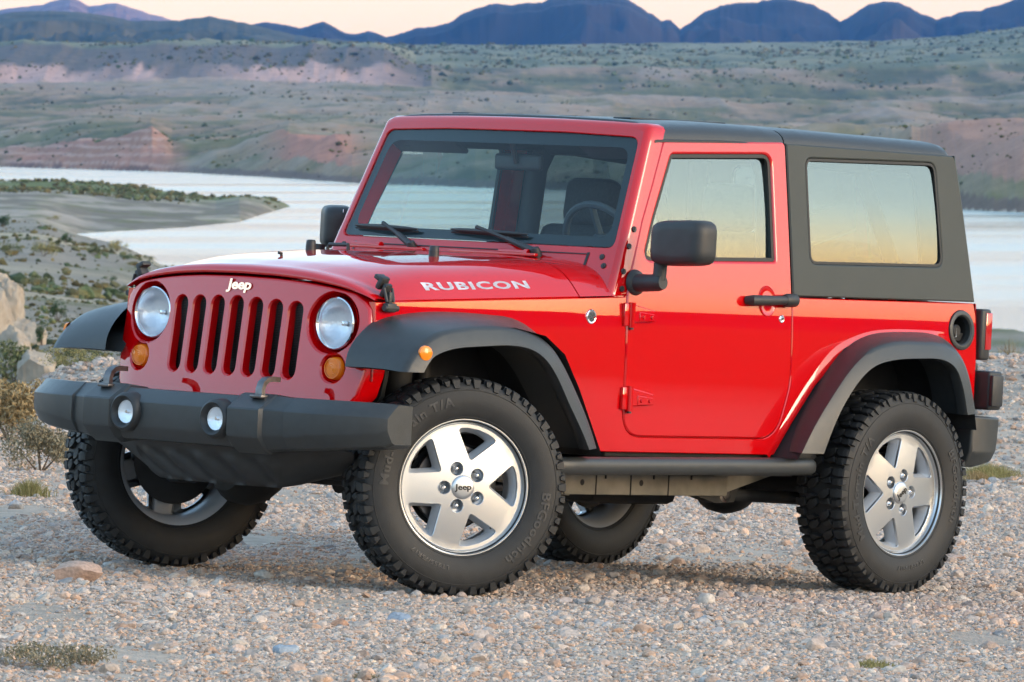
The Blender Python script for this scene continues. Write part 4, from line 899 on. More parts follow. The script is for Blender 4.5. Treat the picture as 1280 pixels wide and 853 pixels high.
for nm, x, dy in (('front_axle', 0, -.28), ('rear_axle', 2.44, 0)):
    mb = MB(); mb.tube([(x, -.68, .40), (x, .68, .40)], .042, 14); n = 14
    mb.rev([(0, -.14), (.08, -.12), (.125, -.06), (.135, 0), (.125, .06), (.09, .13), (.05, .17)], (x, dy if nm[0] == 'r' else .28, .39), (1, 0, 0), 20)
    for s in (-1, 1):
        mb.tube([(x, s*.45, .42), (x, s*.47, .80)], .055, 12); mb.tube([(x+.13, s*.52, .32), (x+.10, s*.50, .85)], .026, 10)
        mb.box((x, s*.62, .40), (.13, .08, .16), .02)
    if x == 0: mb.tube([(-.16, -.62, .40), (-.16, .62, .42)], .019, 10); mb.tube([(-.10, .60, .40), (-.13, -.3, .50)], .017, 10)
    mb.build(nm, UNDER, CAR)
# ---- rear bits
for s in (-1, 1):
    mb = MB(); mb.box((3.075, s*.735, 1.028), (.062, .105, .205), .012, 0, seg=3); TL = mb.build('tail_light', PLAST2, CAR)
    mb = MB(); mb.box((3.088, s*.748, 1.042), (.040, .088, .150), .006, 0, seg=2); mb.build('lens', REDL, TL)
mb = MB(); mb.box((3.02, 0, .595), (.20, 1.44, .20), .02)
for s in (-1, 1):
    rows = [[(3.00+(.16-.035*k)*a+.0, s*(.66+.185*b-.006*k), .602+.104*math.copysign(1, c)*(1-.06*k)) for a, b, c in ()] for k in ()]
    o = rpoly([(2.955, .705, .006), (3.135, .700, .01), (3.125, .60, 0), (3.105, .520, .02), (3.0, .497, .01), (2.950, .498, .01)], .01, 3)
    panel(mb, o, [], lambda u, v, w, s=s: (u, s*(.845+w-.03*max(0, (.56-v)/.06)-.012*((u-3.04)/.09)**2), v), bev=.010, depth=.22, du=.03, dv=.02)
mb.build('rear_bumper', PLAST, CAR)
mb = MB(); mb.box((3.095, -.735, .806), (.085, .20, .155), .012, 0, seg=3); mb.box((3.085, -.845, .806), (.07, .02, .125), .006, 0); mb.box((3.06, -.70, .895), (.05, .10, .04), .01, 1)
mb.build('plate_bracket', [PLAST2, PLAST], CAR)
# ---- door mirrors
for s in (-1, 1):
    mb = MB(); n = 20; rows = []
    cx, cz = .945, 1.322; yc = 1.000
    for k, (dx, sc) in enumerate(((-.058, .55), (-.056, .80), (-.046, .93), (-.02, .99), (.03, 1.0), (.04, .985), (.043, .95))):
        r = []
        for a in np.linspace(0, 2*math.pi, 36, endpoint=False):
            p = 5.5; ca, sa = math.cos(a), math.sin(a); rr = (abs(ca)**p+abs(sa)**p)**(-1/p)
            r.append((cx+dx-.0*sa, s*(yc+.130*sc*rr*ca), cz+.085*sc*rr*sa+.006*ca*sc))
        rows.append(r)
    if s > 0:    # this mirror is folded back against the pillar
        c_, s_ = math.cos(math.radians(38)), math.sin(math.radians(38)); rows = [[(1.02+(x-.945)*c_+(y-.89)*s_, .855-(x-.945)*s_+(y-.89)*c_*.9, z) for x, y, z in r] for r in rows]
    mb.loft(rows, 0, True, True, True, flip=(s > 0))
    mb.tube([(.950, s*.890, 1.25), (.948, s*.890, 1.21), (.946, s*.888, 1.18)], [.026, .025, .026], 14)
    mb.tube([(.944, s*.912, 1.172), (.944, s*.89, 1.17), (.944, s*.84, 1.167), (.944, s*.785, 1.165)], [.026, .032, .032, .034], 16)
    mb.rev([(.0, .022), (.036, .020), (.046, .012), (.050, 0)], (.948, s*(Yb(.948, 1.165)), 1.165), (0, s, .05), 26)
    M_ = mb.build('door_mirror', PLAST2, CAR, angle=50)
    mb = MB(); mb.box((cx+.0445, s*yc, cz) if s < 0 else (1.092, .925, cz), (.003, .225, .14), .001, 0, None if s < 0 else Matrix.Rotation(math.radians(-38), 3, 'Z')); mb.build('mirror_glass', MIRG, M_)
# ---- interior
mb = MB(); mb.box((1.02, 0, 1.13), (.26, 1.36, .20), .05, 0, seg=3); mb.box((1.05, -.37, 1.225), (.16, .30, .07), .03, 0, seg=3); mb.box((1.45, 0, .70), (.8, .20, .22), .04); mb.build('dashboard', DASH, CAR)
mb = MB(); c = np.array((1.215, -.37, 1.29)); ax = unit((.85, 0, .45)); u = np.array((0, 1., 0)); v = np.cross(ax, u)
mb.tube([c+.185*(math.cos(a)*u+math.sin(a)*v) for a in np.linspace(0, 2*math.pi, 33)], .015, 8, cap=False)
for a in (0, math.pi, -math.pi/2, math.pi/2): mb.tube([c, c+.18*(math.cos(a)*u+math.sin(a)*v)], .014, 6)
mb.rev([(0, .03), (.05, .025), (.065, 0), (.06, -.03)], c, ax, 16); mb.tube([c, c-ax*.2], .03, 10); mb.build('steering_wheel', DASH, CAR)
for s in (-1, 1):
    mb = MB(); y = s*.36; mb.box((1.62, y, .80), (.52, .50, .16), .05, 0, seg=3); mb.box((1.90, y, 1.10), (.14, .50, .58), .06, 0, Matrix.Rotation(math.radians(14), 3, 'Y'), seg=3)
    SE = mb.build('seat', FABRIC, CAR)
    mb = MB(); mb.box((1.955, y, 1.475), (.11, .25, .19), .045, 0, Matrix.Rotation(math.radians(8), 3, 'Y'), seg=3); mb.tube([(1.95, y-.06, 1.32), (1.955, y-.06, 1.42)], .008, 8); mb.tube([(1.95, y+.06, 1.32), (1.955, y+.06, 1.42)], .008, 8); mb.build('headrest', FABRIC, SE)
mb = MB()
for s in (-1, 1):
    mb.tube([(1.86, s*.64, .6), (1.87, s*.64, 1.2), (1.88, s*.60, 1.60), (1.885, s*.55, 1.70)], .045, 12); mb.tube([(1.885, s*.56, 1.70), (2.5, s*.56, 1.66), (2.80, s*.58, 1.15)], .032, 10); mb.tube([(1.885, s*.56, 1.70), (1.12, s*.60, 1.68)], .032, 10)
mb.tube([(1.885, -.56, 1.70), (1.885, .56, 1.70)], .045, 12); mb.build('roll_bar', DASH, CAR)
mb = MB(); mb.box((2.3, 0, 1.745), (1.2, 1.20, .02), .004); mb.box((1.48, 0, 1.755), (.72, 1.20, .02), .004); mb.build('headliner', DASH, CAR)
mb = MB(); mb.box((1.135, .02, 1.605), (.03, .24, .065), .02, 0, seg=3); mb.tube([(1.12, .02, 1.60), (1.09, .02, 1.68)], .012, 8); mb.build('rear_view_mirror', PLAST2, CAR)
for s in (-1, 1):
    mb = MB(); mb.box((1.12, s*.50, 1.665), (.02, .36, .12), .008, 0, Matrix.Rotation(math.radians(-62), 3, 'Y')); mb.build('sun_visor', DASH, CAR)
# ================================================================== wheels
TR = .405
def tyre_prof():      # (radius, y) from the outer bead over the tread to the inner bead, y negative = outer
    h = [(.222, -.098), (.228, -.108), (.236, -.114), (.255, -.121), (.285, -.1285), (.31, -.1300), (.335, -.128), (.358, -.123), (.372, -.118), (.383, -.108), (.384, -.09), (.385, -.05), (.386, 0)]
    return h+[(r, -y) for r, y in h[:-1][::-1]]
def make_wheel():
    W = empty('wheel', CAR); KR = 1.066
    def big(b): b.v = [(x*KR, y, z*KR) for x, y, z in b.v]; return b
    mb = MB(); prof = tyre_prof(); AX = (0, 1, 0)
    mb.rev([(r, y) for r, y in prof], (0, 0, 0), AX, 96, 0)
    def pol(r, y, a): return (r*math.cos(a), y, r*math.sin(a))
    def sh_r(y): return .4055-.10*max(0, abs(y)-.085)**1.5*8-.0008*(y/.1)**2
    def block(pts, a0, top=None, bot=.379):
        # pts in (angle*R metres, y)
        n = len(pts); cx = sum(p[0] for p in pts)/n; cy = sum(p[1] for p in pts)/n
        lo = [pol(min(bot, sh_r(p[1])-.012), p[1]+(p[1]-cy)*.06, a0+(p[0]+(p[0]-cx)*.10)/.4) for p in pts]
        md = [pol((top or sh_r(p[1]))-.002, p[1], a0+p[0]/.4) for p in pts]
        hi = [pol((top or sh_r(p[1])), cy+(p[1]-cy)*.88, a0+(cx+(p[0]-cx)*.88)/.4) for p in pts]
        mb.loft([lo, md, hi], 0, True, False, True, flip=False)
    NP = 30
    for i in range(NP):
        a = 2*math.pi*i/NP; p = 2*math.pi*.4/NP
        # centre rows: interlocking slanted blocks
        block([(-.026, -.052), (-.004, -.058), (.012, -.040), (.020, -.008), (.002, -.004), (-.016, -.020)], a)
        block([(.026+.037, .052), (.004+.037, .058), (-.012+.037, .040), (-.020+.037, .008), (-.002+.037, .004), (.016+.037, .020)], a)
        block([(.012, -.056), (.034, -.066), (.040, -.036), (.030, -.010)], a+.004)
        block([(-.012+.037, .056), (-.034+.037, .066), (-.040+.037, .036), (-.030+.037, .010)], a)
        for s in (-1, 1):
            o = 0 if s < 0 else .5
            a1 = a+o*2*math.pi/NP
            block([(-.024, s*.066), (.002, s*.064), (.010, s*.085), (.008, s*.118), (-.020, s*.118), (-.026, s*.09)][::s*-1 if s < 0 else -1] if False else ([(-.024, s*.066), (.002, s*.064), (.010, s*.085), (.008, s*.116), (-.020, s*.116), (-.026, s*.09)] if s < 0 else [(-.024, s*.066), (.002, s*.064), (.010, s*.085), (.008, s*.116), (-.020, s*.116), (-.026, s*.09)][::-1]), a1)
            block([(.020, s*.072), (.044, s*.072), (.044, s*.108), (.018, s*.108)] if s < 0 else [(.020, s*.072), (.044, s*.072), (.044, s*.108), (.018, s*.108)][::-1], a1)
            # side biters on the shoulder
            for (t0, t1, rb, ry) in ((-.022, .008, .362, .1245), (.018, .040, .374, .121)):
                A0, A1 = a1+t0/.4, a1+t1/.4; am = (A0+A1)/2; k = .9
                q0 = [pol(.404, s*.098, A0), pol(.404, s*.098, A1), pol(.395, s*.121, A1), pol(rb, s*(ry+.0025), A1-.012), pol(rb, s*(ry+.0025), A0+.012), pol(.395, s*.121, A0)]
                q1 = [pol(.385, s*.098, A0-.004), pol(.385, s*.098, A1+.004), pol(.383, s*.108, A1+.004), pol(rb-.004, s*(ry-.004), A1-.006), pol(rb-.004, s*(ry-.004), A0+.006), pol(.383, s*.108, A0-.004)]
                mb.loft([q1, q0], 0, True, False, False, flip=(s > 0)); 
                n0 = [0, 1, 2, 5], [2, 3, 4, 5]
                mb.add(q0, [f if s > 0 else f[::-1] for f in n0])
    # fine ribs round the sidewall and raised lettering
    for s in (-1, 1):
        for r_ in (.240, .352):
            yy = pch([.236, .255, .285, .31, .335, .358], [.114, .121, .1285, .130, .128, .123], r_)
            mb.rev([(r_-.0025, s*(yy-.001)), (r_-.001, s*(yy+.0018)), (r_+.001, s*(yy+.0018)), (r_+.0025, s*(yy-.001))], (0, 0, 0), AX, 96, 0)
    def arc_text(txt, a_mid, size, off, rr=.300):
        def f(x, y, z):
            a = a_mid-x/rr; r = rr+y; yy = pch([.236, .255, .285, .31, .335, .358], [.114, .121, .1285, .130, .128, .123], r)
            return (r*math.cos(a), -(yy+.0007+z), r*math.sin(a))
        add_text(mb, txt, f, 1, size=size, ext=.0019, offset=off, space=1.12)
    arc_text('Mud-Terrain T/A', math.radians(138), .054, .0012, .306); arc_text('BFGoodrich', math.radians(-32), .054, .0012, .306)
    arc_text('LT255/75R17', math.radians(-118), .026, .0003, .285)
    def tv(p):
        x, y, z = p; r = math.hypot(x, z); r2 = .2345*KR+(r-.2345)*(.399-.2345*KR)/(.4055-.2345) if r > .2345 else r*KR; k = r2/r; return (x*k, y*.955, z*k)
    mb.v = [tv(p) for p in mb.v]
    T = mb.build('tyre', [RUBB, mat('tyre_letters', (.033, .033, .034), .45)] if 'tyre_letters' not in MATS else [RUBB, MATS['tyre_letters']], W, angle=35)
    # rim face: machined spokes with five pockets and five nut wells
    def PR(u, v, w):
        r = math.hypot(u, v); d = .010*math.cos(min(1, r/.2)*math.pi/2)+(.0 if r < .195 else 0)
        return (u, -(.088+d+w-.006), v)
    holes = []
    for k in range(5):
        a = math.radians(72*k); ca, sa = math.cos(a), math.sin(a)
        t = [(.098, -.004, .010), (.186, -.074, .010), (.1975, -.040, 0), (.2015, 0, 0), (.1975, .040, 0), (.186, .074, .010), (.098, .004, .010)]
        q = rpoly(t, .010, 3); holes.append([(x*ca-y*sa, x*sa+y*ca) for x, y in q])
    nuts = []
    for k in range(5):
        a = math.radians(36+72*k); nuts.append((.066*math.cos(a), .066*math.sin(a)))
    mb = MB(); panel(mb, circ((0, 0), .2165, 72), holes+[circ(c, .0225, 20) for c in nuts], PR, bev=.0012, depth=.012, du=.05, dv=.05, hbev=.0015, hdepth=.012)
    big(mb); Rr = mb.build('rim', [ALLOY, ALLOYD], W, angle=35)
    mb = MB()
    # pockets: sloped walls going in, barrel, lip, hub
    for h in holes:
        hd = dens(h, .02); c0 = np.mean(np.array(hd), 0)
        r1 = [PR(x, y, -.011) for x, y in hd]; hi_ = [(x+(c0[0]-x)*.30, y+(c0[1]-y)*.30) for x, y in hd]; r2 = [PR(x, y, -.040) for x, y in hi_]; r3 = [PR(x, y, -.055) for x, y in hi_]
        mb.loft([r1, r2, r3], 0, True); mb.loft([r1, r2, r3], 0, True, flip=True) if False else None
    for c in nuts:
        mb.rev([(.0225, -.078), (.0215, -.052), (.0, -.052)], (c[0], 0, c[1]), AX, 18, 0)
    mb.rev([(.2165, -.083), (.2185, -.078), (.2215, -.082), (.2255, -.099), (.2295, -.106), (.2330, -.106), (.2345, -.100), (.2345, -.09)], (0, 0, 0), AX, 96, 1)
    mb.rev([(.2165, -.085), (.205, -.07), (.196, -.03), (.196, .05), (.208, .08), (.224, .10), (.233, .106), (.234, .09)], (0, 0, 0), AX, 72, 0)
    mb.rev([(.10, -.05), (.075, -.02), (.075, .02)], (0, 0, 0), AX, 32, 0)
    for k in range(5):
        a = math.radians(36+72*k); 
        mb.box((.14*math.cos(a), -.055, .14*math.sin(a)), (.14, .03, .075), .008, 0, Matrix.Rotation(-a, 3, 'Y'))
    big(mb); mb.build('rim_barrel', [ALLOYD, ALLOY], W, angle=45)
    mb = MB(); mb.rev([(0, -.0035), (.030, -.003), (.040, -.001), (.0435, .003), (.044, .02)], (0, -.098, 0), AX, 36, 0)
    add_text(mb, 'Jeep', lambda x, y, z: (x*1.2, -.1022-z, y), 1, size=.030, ext=.0005, offset=.0008)
    mb.build('centre_cap', [mat('cap_silver', (.62, .63, .64), .3, .9) if 'cap_silver' not in MATS else MATS['cap_silver'], SEAL], W)
    for c in nuts:
        mb = MB(); mb.rev([(.0, -.094), (.004, -.0935), (.008, -.089), (.0095, -.082), (.0105, -.081), (.0105, -.054)], (c[0]*KR, 0, c[1]*KR), AX, 14, 0); mb.build('lug_nut', CHROME, W)
    mb = MB(); a = math.radians(-52); mb.tube([(.195*math.cos(a), -.06, .195*math.sin(a)), (.185*math.cos(a), -.080, .185*math.sin(a))], .0045, 8); mb.build('valve_stem', SEAL, W)
    mb = MB(); mb.rev([(.05, .0), (.15, .0), (.152, .006), (.152, .022), (.15, .028), (.05, .028)], (0, 0, 0), AX, 48, 0); mb.rev([(.0, -.02), (.07, -.018), (.075, 0)], (0, 0, 0), AX, 24, 1)
    mb.rev([(.04, .05), (.14, .05), (.165, .04)], (0, 0, 0), AX, 40, 1)
    mb.box((.115, .014, 0.02), (.09, .07, .16), .02, 1)
    mb.build('brake_disc', [STEEL, UNDER], W)
    return W
W0 = make_wheel()
def place(Wh, x, y, spin, steer, far):
    R = Matrix.Rotation(math.radians(steer), 4, 'Z') @ (Matrix.Rotation(math.pi, 4, 'Z') if far else Matrix()) @ Matrix.Rotation(math.radians(-spin), 4, 'Y')
    if steer:
        k = (0, -.68, 0) if not far else (0, .68, 0)
        T = Matrix.Translation((x, k[1], .396)) @ Matrix.Rotation(math.radians(steer), 4, 'Z') @ Matrix.Translation((0, y-k[1], 0)) @ (Matrix.Rotation(math.pi, 4, 'Z') if far else Matrix()) @ Matrix.Rotation(math.radians(-spin), 4, 'Y')
        Wh.matrix_local = T
    else: Wh.matrix_local = Matrix.Translation((x, y, .396)) @ R
WHX = 2.465
place(W0, .045, -.800, 3, -27, False)
for x, y, sp, st, far in ((WHX, -.786, 38, 0, False), (.045, .786, 20, -24, True), (WHX, .786, 50, 0, True)):
    c = copy_tree(W0, CAR); place(c, x, y, sp, st, far)
for c in [o for o in bpy.data.objects if o.name.startswith('wheel') and o.parent == CAR]: c['group'] = 'wheels of the car'
# spare wheel on the tailgate
c = copy_tree(W0, CAR); c.name = 'spare_wheel'; c.matrix_local = Matrix.Translation((3.20, .06, .98)) @ Matrix.Rotation(math.pi/2, 4, 'Z')
# ================================================================== stones and plants
def inst(name, Vt, Ft, P, S, Rz, tilt, colr, m, flat=.7, smooth=False):
    """many jittered copies of a small stone written into one mesh"""
    n = len(P); nv = len(Vt[0]); K = len(Vt); kk = RNG.integers(0, K, n); B = np.stack(Vt)[kk]*S[:, None, None]*np.stack([RNG.uniform(.7, 1.3, n), RNG.uniform(.7, 1.3, n), RNG.uniform(.45, 1.0, n)*flat+.15], -1)[:, None, :]
    ca, sa = np.cos(Rz), np.sin(Rz); ct, st = np.cos(tilt), np.sin(tilt)
    x, y, z = B[..., 0], B[..., 1], B[..., 2]; y, z = y*ct[:, None]-z*st[:, None], y*st[:, None]+z*ct[:, None]; x, y = x*ca[:, None]-y*sa[:, None], x*sa[:, None]+y*ca[:, None]
    V = np.stack([x, y, z], -1)+P[:, None, :]; F = (np.array(Ft)[None]+(np.arange(n)*nv)[:, None, None]).reshape(-1, 3)
    me = bpy.data.meshes.new(name); V = V.reshape(-1, 3); me.vertices.add(len(V)); me.vertices.foreach_set('co', V.ravel().astype(np.float32)); me.loops.add(F.size); me.loops.foreach_set('vertex_index', F.ravel().astype(np.int32))
    me.polygons.add(len(F)); me.polygons.foreach_set('loop_start', (np.arange(len(F))*3).astype(np.int32)); me.polygons.foreach_set('use_smooth', np.full(len(F), smooth)); me.update()
    at = me.color_attributes.new('tone', 'FLOAT_COLOR', 'POINT'); c = np.repeat(np.concatenate([colr, np.ones((n, 1))], 1), nv, 0); at.data.foreach_set('color', c.ravel().astype(np.float32))
    me.materials.append(m); o = bpy.data.objects.new(name, me); COL.objects.link(o); return o
def tonemat(name, rough=.9, nz=90, bump=.4, amp=.25):
    m = bpy.data.materials.new(name); m.use_nodes = True; n = m.node_tree; b = n.nodes['Principled BSDF']; b.inputs['Roughness'].default_value = rough; b.inputs['Specular IOR Level'].default_value = .25
    va = n.nodes.new('ShaderNodeVertexColor'); va.layer_name = 'tone'; tc = n.nodes.new('ShaderNodeTexCoord'); t = n.nodes.new('ShaderNodeTexNoise'); t.inputs['Scale'].default_value = nz; t.inputs['Detail'].default_value = 6; n.links.new(tc.outputs['Object'], t.inputs['Vector'])
    mr = n.nodes.new('ShaderNodeMapRange'); mr.inputs['From Min'].default_value = .3; mr.inputs['From Max'].default_value = .7; mr.inputs['To Min'].default_value = 1-amp; mr.inputs['To Max'].default_value = 1+amp; n.links.new(t.outputs['Fac'], mr.inputs[0])
    mm = n.nodes.new('ShaderNodeVectorMath'); mm.operation = 'SCALE'; n.links.new(va.outputs[0], mm.inputs[0]); n.links.new(mr.outputs[0], mm.inputs['Scale']); n.links.new(mm.outputs[0], b.inputs['Base Color'])
    bp = n.nodes.new('ShaderNodeBump'); bp.inputs['Strength'].default_value = bump; bp.inputs['Distance'].default_value = .004; n.links.new(t.outputs['Fac'], bp.inputs['Height']); n.links.new(bp.outputs[0], b.inputs['Normal']); return m
def ico(sub):
    bm = bmesh.new(); bmesh.ops.create_icosphere(bm, subdivisions=sub, radius=1); V = np.array([v.co[:] for v in bm.verts]); bm.verts.index_update(); F = [[v.index for v in f.verts] for f in bm.faces]; bm.free(); return V, F
def rocky(V, seed, amp):
    d = np.array([math.sin(seed*3.1), math.cos(seed*1.7), math.sin(seed+2)]); k = np.ones(len(V)); rg = np.random.default_rng(seed)
    for _ in range(7):
        nn = unit(rg.normal(size=3)); h = rg.uniform(.45, .85); p = V@nn; V = V-np.clip(p-h, 0, None)[:, None]*nn
    return V*(1+rg.uniform(-amp, amp, (len(V), 1)))
V1, F1 = ico(1); V2, F2 = ico(2); V3, F3 = ico(3); V5, F5 = ico(5); V0 = V1[:12] if len(V1) == 12 else V1
PAL = np.array([[.42, .33, .29], [.47, .40, .36], [.36, .33, .32], [.30, .32, .35], [.52, .46, .42], [.40, .27, .20], [.50, .36, .28], [.26, .26, .27], [.50, .46, .42], [.44, .38, .36]])
def gravel(name, n, smin, smax, r0, r1, Vt, Ft, powr=2.2, flat=.7, sink=.25, smooth=False):
    # even cover on the ground, thinning with distance
    u = RNG.random(n); r = r0*(r1/r0)**(u**.8); a = np.arctan(RNG.uniform(-860, 860, n)/FPX); X = r*np.sin(a); Y = r*np.cos(a)
    keep = fbm(X/.55, Y/1.6, 4, 401) > RNG.uniform(.22, .52, n); X = X[keep]; Y = Y[keep]; r = r[keep]; n = len(X)
    s = smin*(smax/smin)**(RNG.random(n)**powr)*np.clip((r/24)**.5, .9, 1.8); Z = ground_z(X, Y)+s*(.35-sink)
    c = PAL[RNG.integers(0, len(PAL), n)]*RNG.uniform(.75, 1.15, (n, 1))*np.array([1.12, 1.03, .93]); 
    o = inst(name, Vt, Ft, np.stack([X, Y, Z], -1), s, RNG.uniform(0, 6.28, n), RNG.normal(0, .35, n), c, STONE, flat, smooth)
    o['kind'] = 'stuff'; return o
PAL = PAL*.75+PAL.mean(0)*.25
STONE = tonemat('stone', .9)
icov = [rocky(V0.copy(), k, .12) for k in range(8)]
o = gravel('gravel', 260000, .004, .017, 15.9, 37, icov, F1, 1.3); tag(o, 'fine mixed gravel covering the ground under and around the car', 'gravel')
i2 = [rocky(V2.copy(), 20+k, .05) for k in range(8)]
o = gravel('pebbles', 13000, .010, .038, 16.2, 36, i2, F2, 3.2); tag(o, 'loose pebbles in grey, tan and rust scattered over the gravel', 'pebbles')
# berm and bank stones further back
n = 26000; u = RNG.random(n); r = 36+u*10; a = np.arctan(RNG.uniform(-720, 720, n)/FPX); X = r*np.sin(a); Y = r*np.cos(a); s = .010*(5.0)**(RNG.random(n)**3)
o = inst('bank_stones', icov, F1, np.stack([X, Y, ground_z(X, Y)+s*.1], -1), s, RNG.uniform(0, 6.28, n), RNG.normal(0, .4, n), PAL[RNG.integers(0, 10, n)]*RNG.uniform(.7, 1.1, (n, 1))*np.array([1.1, 1.02, .93]), STONE); tag(o, 'small stones lying on the gravel bank behind the car', 'stones', kind='stuff')
# single larger stones: (px, py of the foot, width in px, height in px, colour, label)
def stone(px, py, wpx, hpx, colr, label, seed, name='stone', rmin=15, V=V3, F=F3, grp=None):
    x, y, z = spot(px, py, rmin); k = y/FPX; w_, h_ = wpx*k, hpx*k
    v = rocky(V.copy(), seed, .012); rg = np.random.default_rng(seed); fz = fbm(v[:, 0]*1.6+seed, v[:, 1]*1.6+v[:, 2], 4, seed)-.5; fr_ = fbm(v[:, 0]*4+seed, v[:, 2]*5+v[:, 1]*2, 4, seed+3, True)-.6; v = v*(1+(.35*fz+(.22*fr_ if name == 'boulder' else 0))[:, None])
    ext = np.ptp(v, 0); v = (v-v.mean(0))/ext*np.array([w_, w_*.8, h_*1.5]); me = bpy.data.meshes.new(name); me.from_pydata(v.tolist(), [], F); me.polygons.foreach_set('use_smooth', [True]*len(F)); me.set_sharp_from_angle(angle=.6)
    at = me.color_attributes.new('tone', 'FLOAT_COLOR', 'POINT'); at.data.foreach_set('color', np.tile([*colr, 1], len(v)).astype(np.float32)); me.materials.append(STONE if h_ < .5 else BOULD)
    o = bpy.data.objects.new(name, me); COL.objects.link(o); o.location = (x, y, z+h_*.25); o.rotation_euler = (0, 0, rg.uniform(-.5, .5)); tag(o, label, 'rock' if h_ > .3 else 'stone', grp); return o
BOULD = tonemat('boulder_rock', .95, 4, .9, .2)
stone(95, 728, 62, 26, (.46, .32, .25), 'rusty tan rock on the gravel below the far front wheel', 5)
stone(328, 726, 26, 12, (.50, .44, .38), 'smooth pale stone on the gravel left of the near front wheel', 8)
stone(136, 711, 18, 8, (.42, .40, .38), 'small grey stone right under the front of the far front tyre', 12)
stone(1022, 814, 26, 14, (.50, .38, .30), 'tan stone on the gravel below the rear wheel, in the right foreground', 14)
stone(250, 688+60, 24, 9, (.52, .42, .36), 'flat pinkish stone between the two front wheels', 16)
stone(500, 778, 30, 10, (.27, .31, .36), 'flat blue grey stone in front of the near front wheel', 18)
stone(356, 818, 34, 10, (.30, .34, .38), 'flat slate blue stone in the foreground, left of the middle', 19)
stone(425, 784, 24, 9, (.44, .24, .15), 'rust orange stone in the foreground, left of the near front wheel', 22)
stone(883, 757, 24, 12, (.52, .46, .40), 'cream stone on the gravel between the front and rear wheels', 25)
stone(160, 787, 22, 10, (.50, .36, .28), 'rounded orange tan stone in the left foreground', 27)
stone(1195, 700, 26, 8, (.48, .33, .26), 'flat rust stone to the right of the rear wheel', 29)
stone(18, 637, 22, 12, (.36, .37, .38), 'grey stone beside the dry weeds at the left edge of the gravel', 31)
stone(600, 800, 22, 11, (.46, .38, .33), 'pinkish brown stone in the foreground below the near front wheel', 33)
stone(745, 712, 20, 8, (.50, .30, .20), 'small orange stone in the shade under the car', 35)
for k, (px, py, w_, h_, lb) in enumerate(((2, 402, 62, 66, 'big pale sandstone boulder at the left edge, topmost of the outcrop'), (32, 432, 54, 34, 'pale rounded boulder in the middle of the sandstone outcrop'), (46, 478, 50, 44, 'lowest pale boulder of the outcrop, above the gravel bank'), (-30, 440, 110, 90, 'pale boulder cut by the left edge of the view'), (12, 462, 60, 50, 'pale boulder behind the green bush by the gravel bank'))):
    stone(px, min(py, 478), w_, h_, (.36, .305, .245), lb, 60+k, 'boulder', 50, V5, F5)
# ---- plants
def leafmat(name, c1, c2):
    m = bpy.data.materials.new(name); m.use_nodes = True; n = m.node_tree; b = n.nodes['Principled BSDF']; b.inputs['Roughness'].default_value = .75; b.inputs['Specular IOR Level'].default_value = .2
    g = n.nodes.new('ShaderNodeNewGeometry'); r = n.nodes.new('ShaderNodeValToRGB'); r.color_ramp.elements[0].color = (*c1, 1); r.color_ramp.elements[1].color = (*c2, 1)
    n.links.new(g.outputs['Random Per Island'], r.inputs[0]); n.links.new(r.outputs[0], b.inputs['Base Color']); return m
LGREEN = leafmat('leaf_sage', (.07, .085, .035), (.19, .20, .09)); LDARK = leafmat('leaf_dark', (.03, .06, .03), (.08, .12, .05)); LDRY = leafmat('leaf_dry', (.22, .15, .07), (.42, .32, .17)); LGREY = leafmat('leaf_grey', (.16, .14, .09), (.30, .25, .16)); LYEL = leafmat('leaf_yellow', (.16, .16, .06), (.34, .29, .13)); WOOD = mat('dry_wood', (.12, .09, .065), .9)
def bush(px, py, wpx, hpx, m, label, cat='bush', name='desert_bush', n=700, stem=False, rmin=15, grp=None, grass=False, leaf=.05):
    x, y, z = spot(px, py, rmin); k = y/FPX; w_, h_ = wpx*k, hpx*k; rg = np.random.default_rng(abs(int(px*7+py)))
    root = empty(name, None, (x, y, z)); V = []; F = []; nb = 9
    cl = np.stack([rg.uniform(-.42, .42, nb)*w_, rg.uniform(-.35, .35, nb)*w_, rg.uniform(.25, .75, nb)*h_], -1); cr = rg.uniform(.20, .34, nb)
    for i in range(n):
        if grass:
            b = np.array([rg.normal(0, .22)*w_, rg.normal(0, .2)*w_, 0]); d = np.array([rg.normal(0, .25), rg.normal(0, .25), 1.]); L = h_*rg.uniform(.45, 1.05)*(1-.5*min(1, abs(b[0])/w_*1.6)); p = b; q = b+d*L*.55; t = b+np.array([d[0]*1.8, d[1]*1.8, 1.])*L; s = np.array([leaf*.08, 0, 0])*(h_+.3)
            V += [p-s, p+s, q+s*.8, q-s*.8, t]; o_ = len(V)-5; F += [[o_, o_+1, o_+2, o_+3], [o_+3, o_+2, o_+4]]
        else:
            c = rg.integers(0, nb); d = unit(rg.normal(size=3)); p = cl[c]+d*np.array([w_, w_, h_])*cr[c]*rg.random()**.4; p[2] = abs(p[2])
            u = unit(rg.normal(size=3)+np.array([0, 0, .8])); v = unit(np.cross(u, rg.normal(size=3))); s = leaf*h_*rg.uniform(.6, 1.5)
            V += [p-u*s, p+v*s*.35, p+u*s, p-v*s*.35]; o_ = len(V)-4; F += [[o_, o_+1, o_+2, o_+3]]
    mb = MB(); mb.add(V, F); mb.build('foliage', m, root)
    mb = MB()
    for c in cl[:6]: mb.tube([(0, 0, -.05*h_), c*np.array([.5, .5, .4]), c], [h_*.02, h_*.014, h_*.006], 5)
    mb.build('stem', WOOD, root); tag(root, label, cat, grp); return root
bush(16, 478, 62, 56, LGREEN, 'round green bush at the left edge in front of the boulders', rmin=44, n=1600)
bush(95, 463, 74, 26, LYEL, 'low yellow green bush on the bank under the far front fender flare', rmin=44, n=1300)
bush(52, 432, 16, 30, LDARK, 'narrow dark green bush between the pale boulders', rmin=62, n=500)
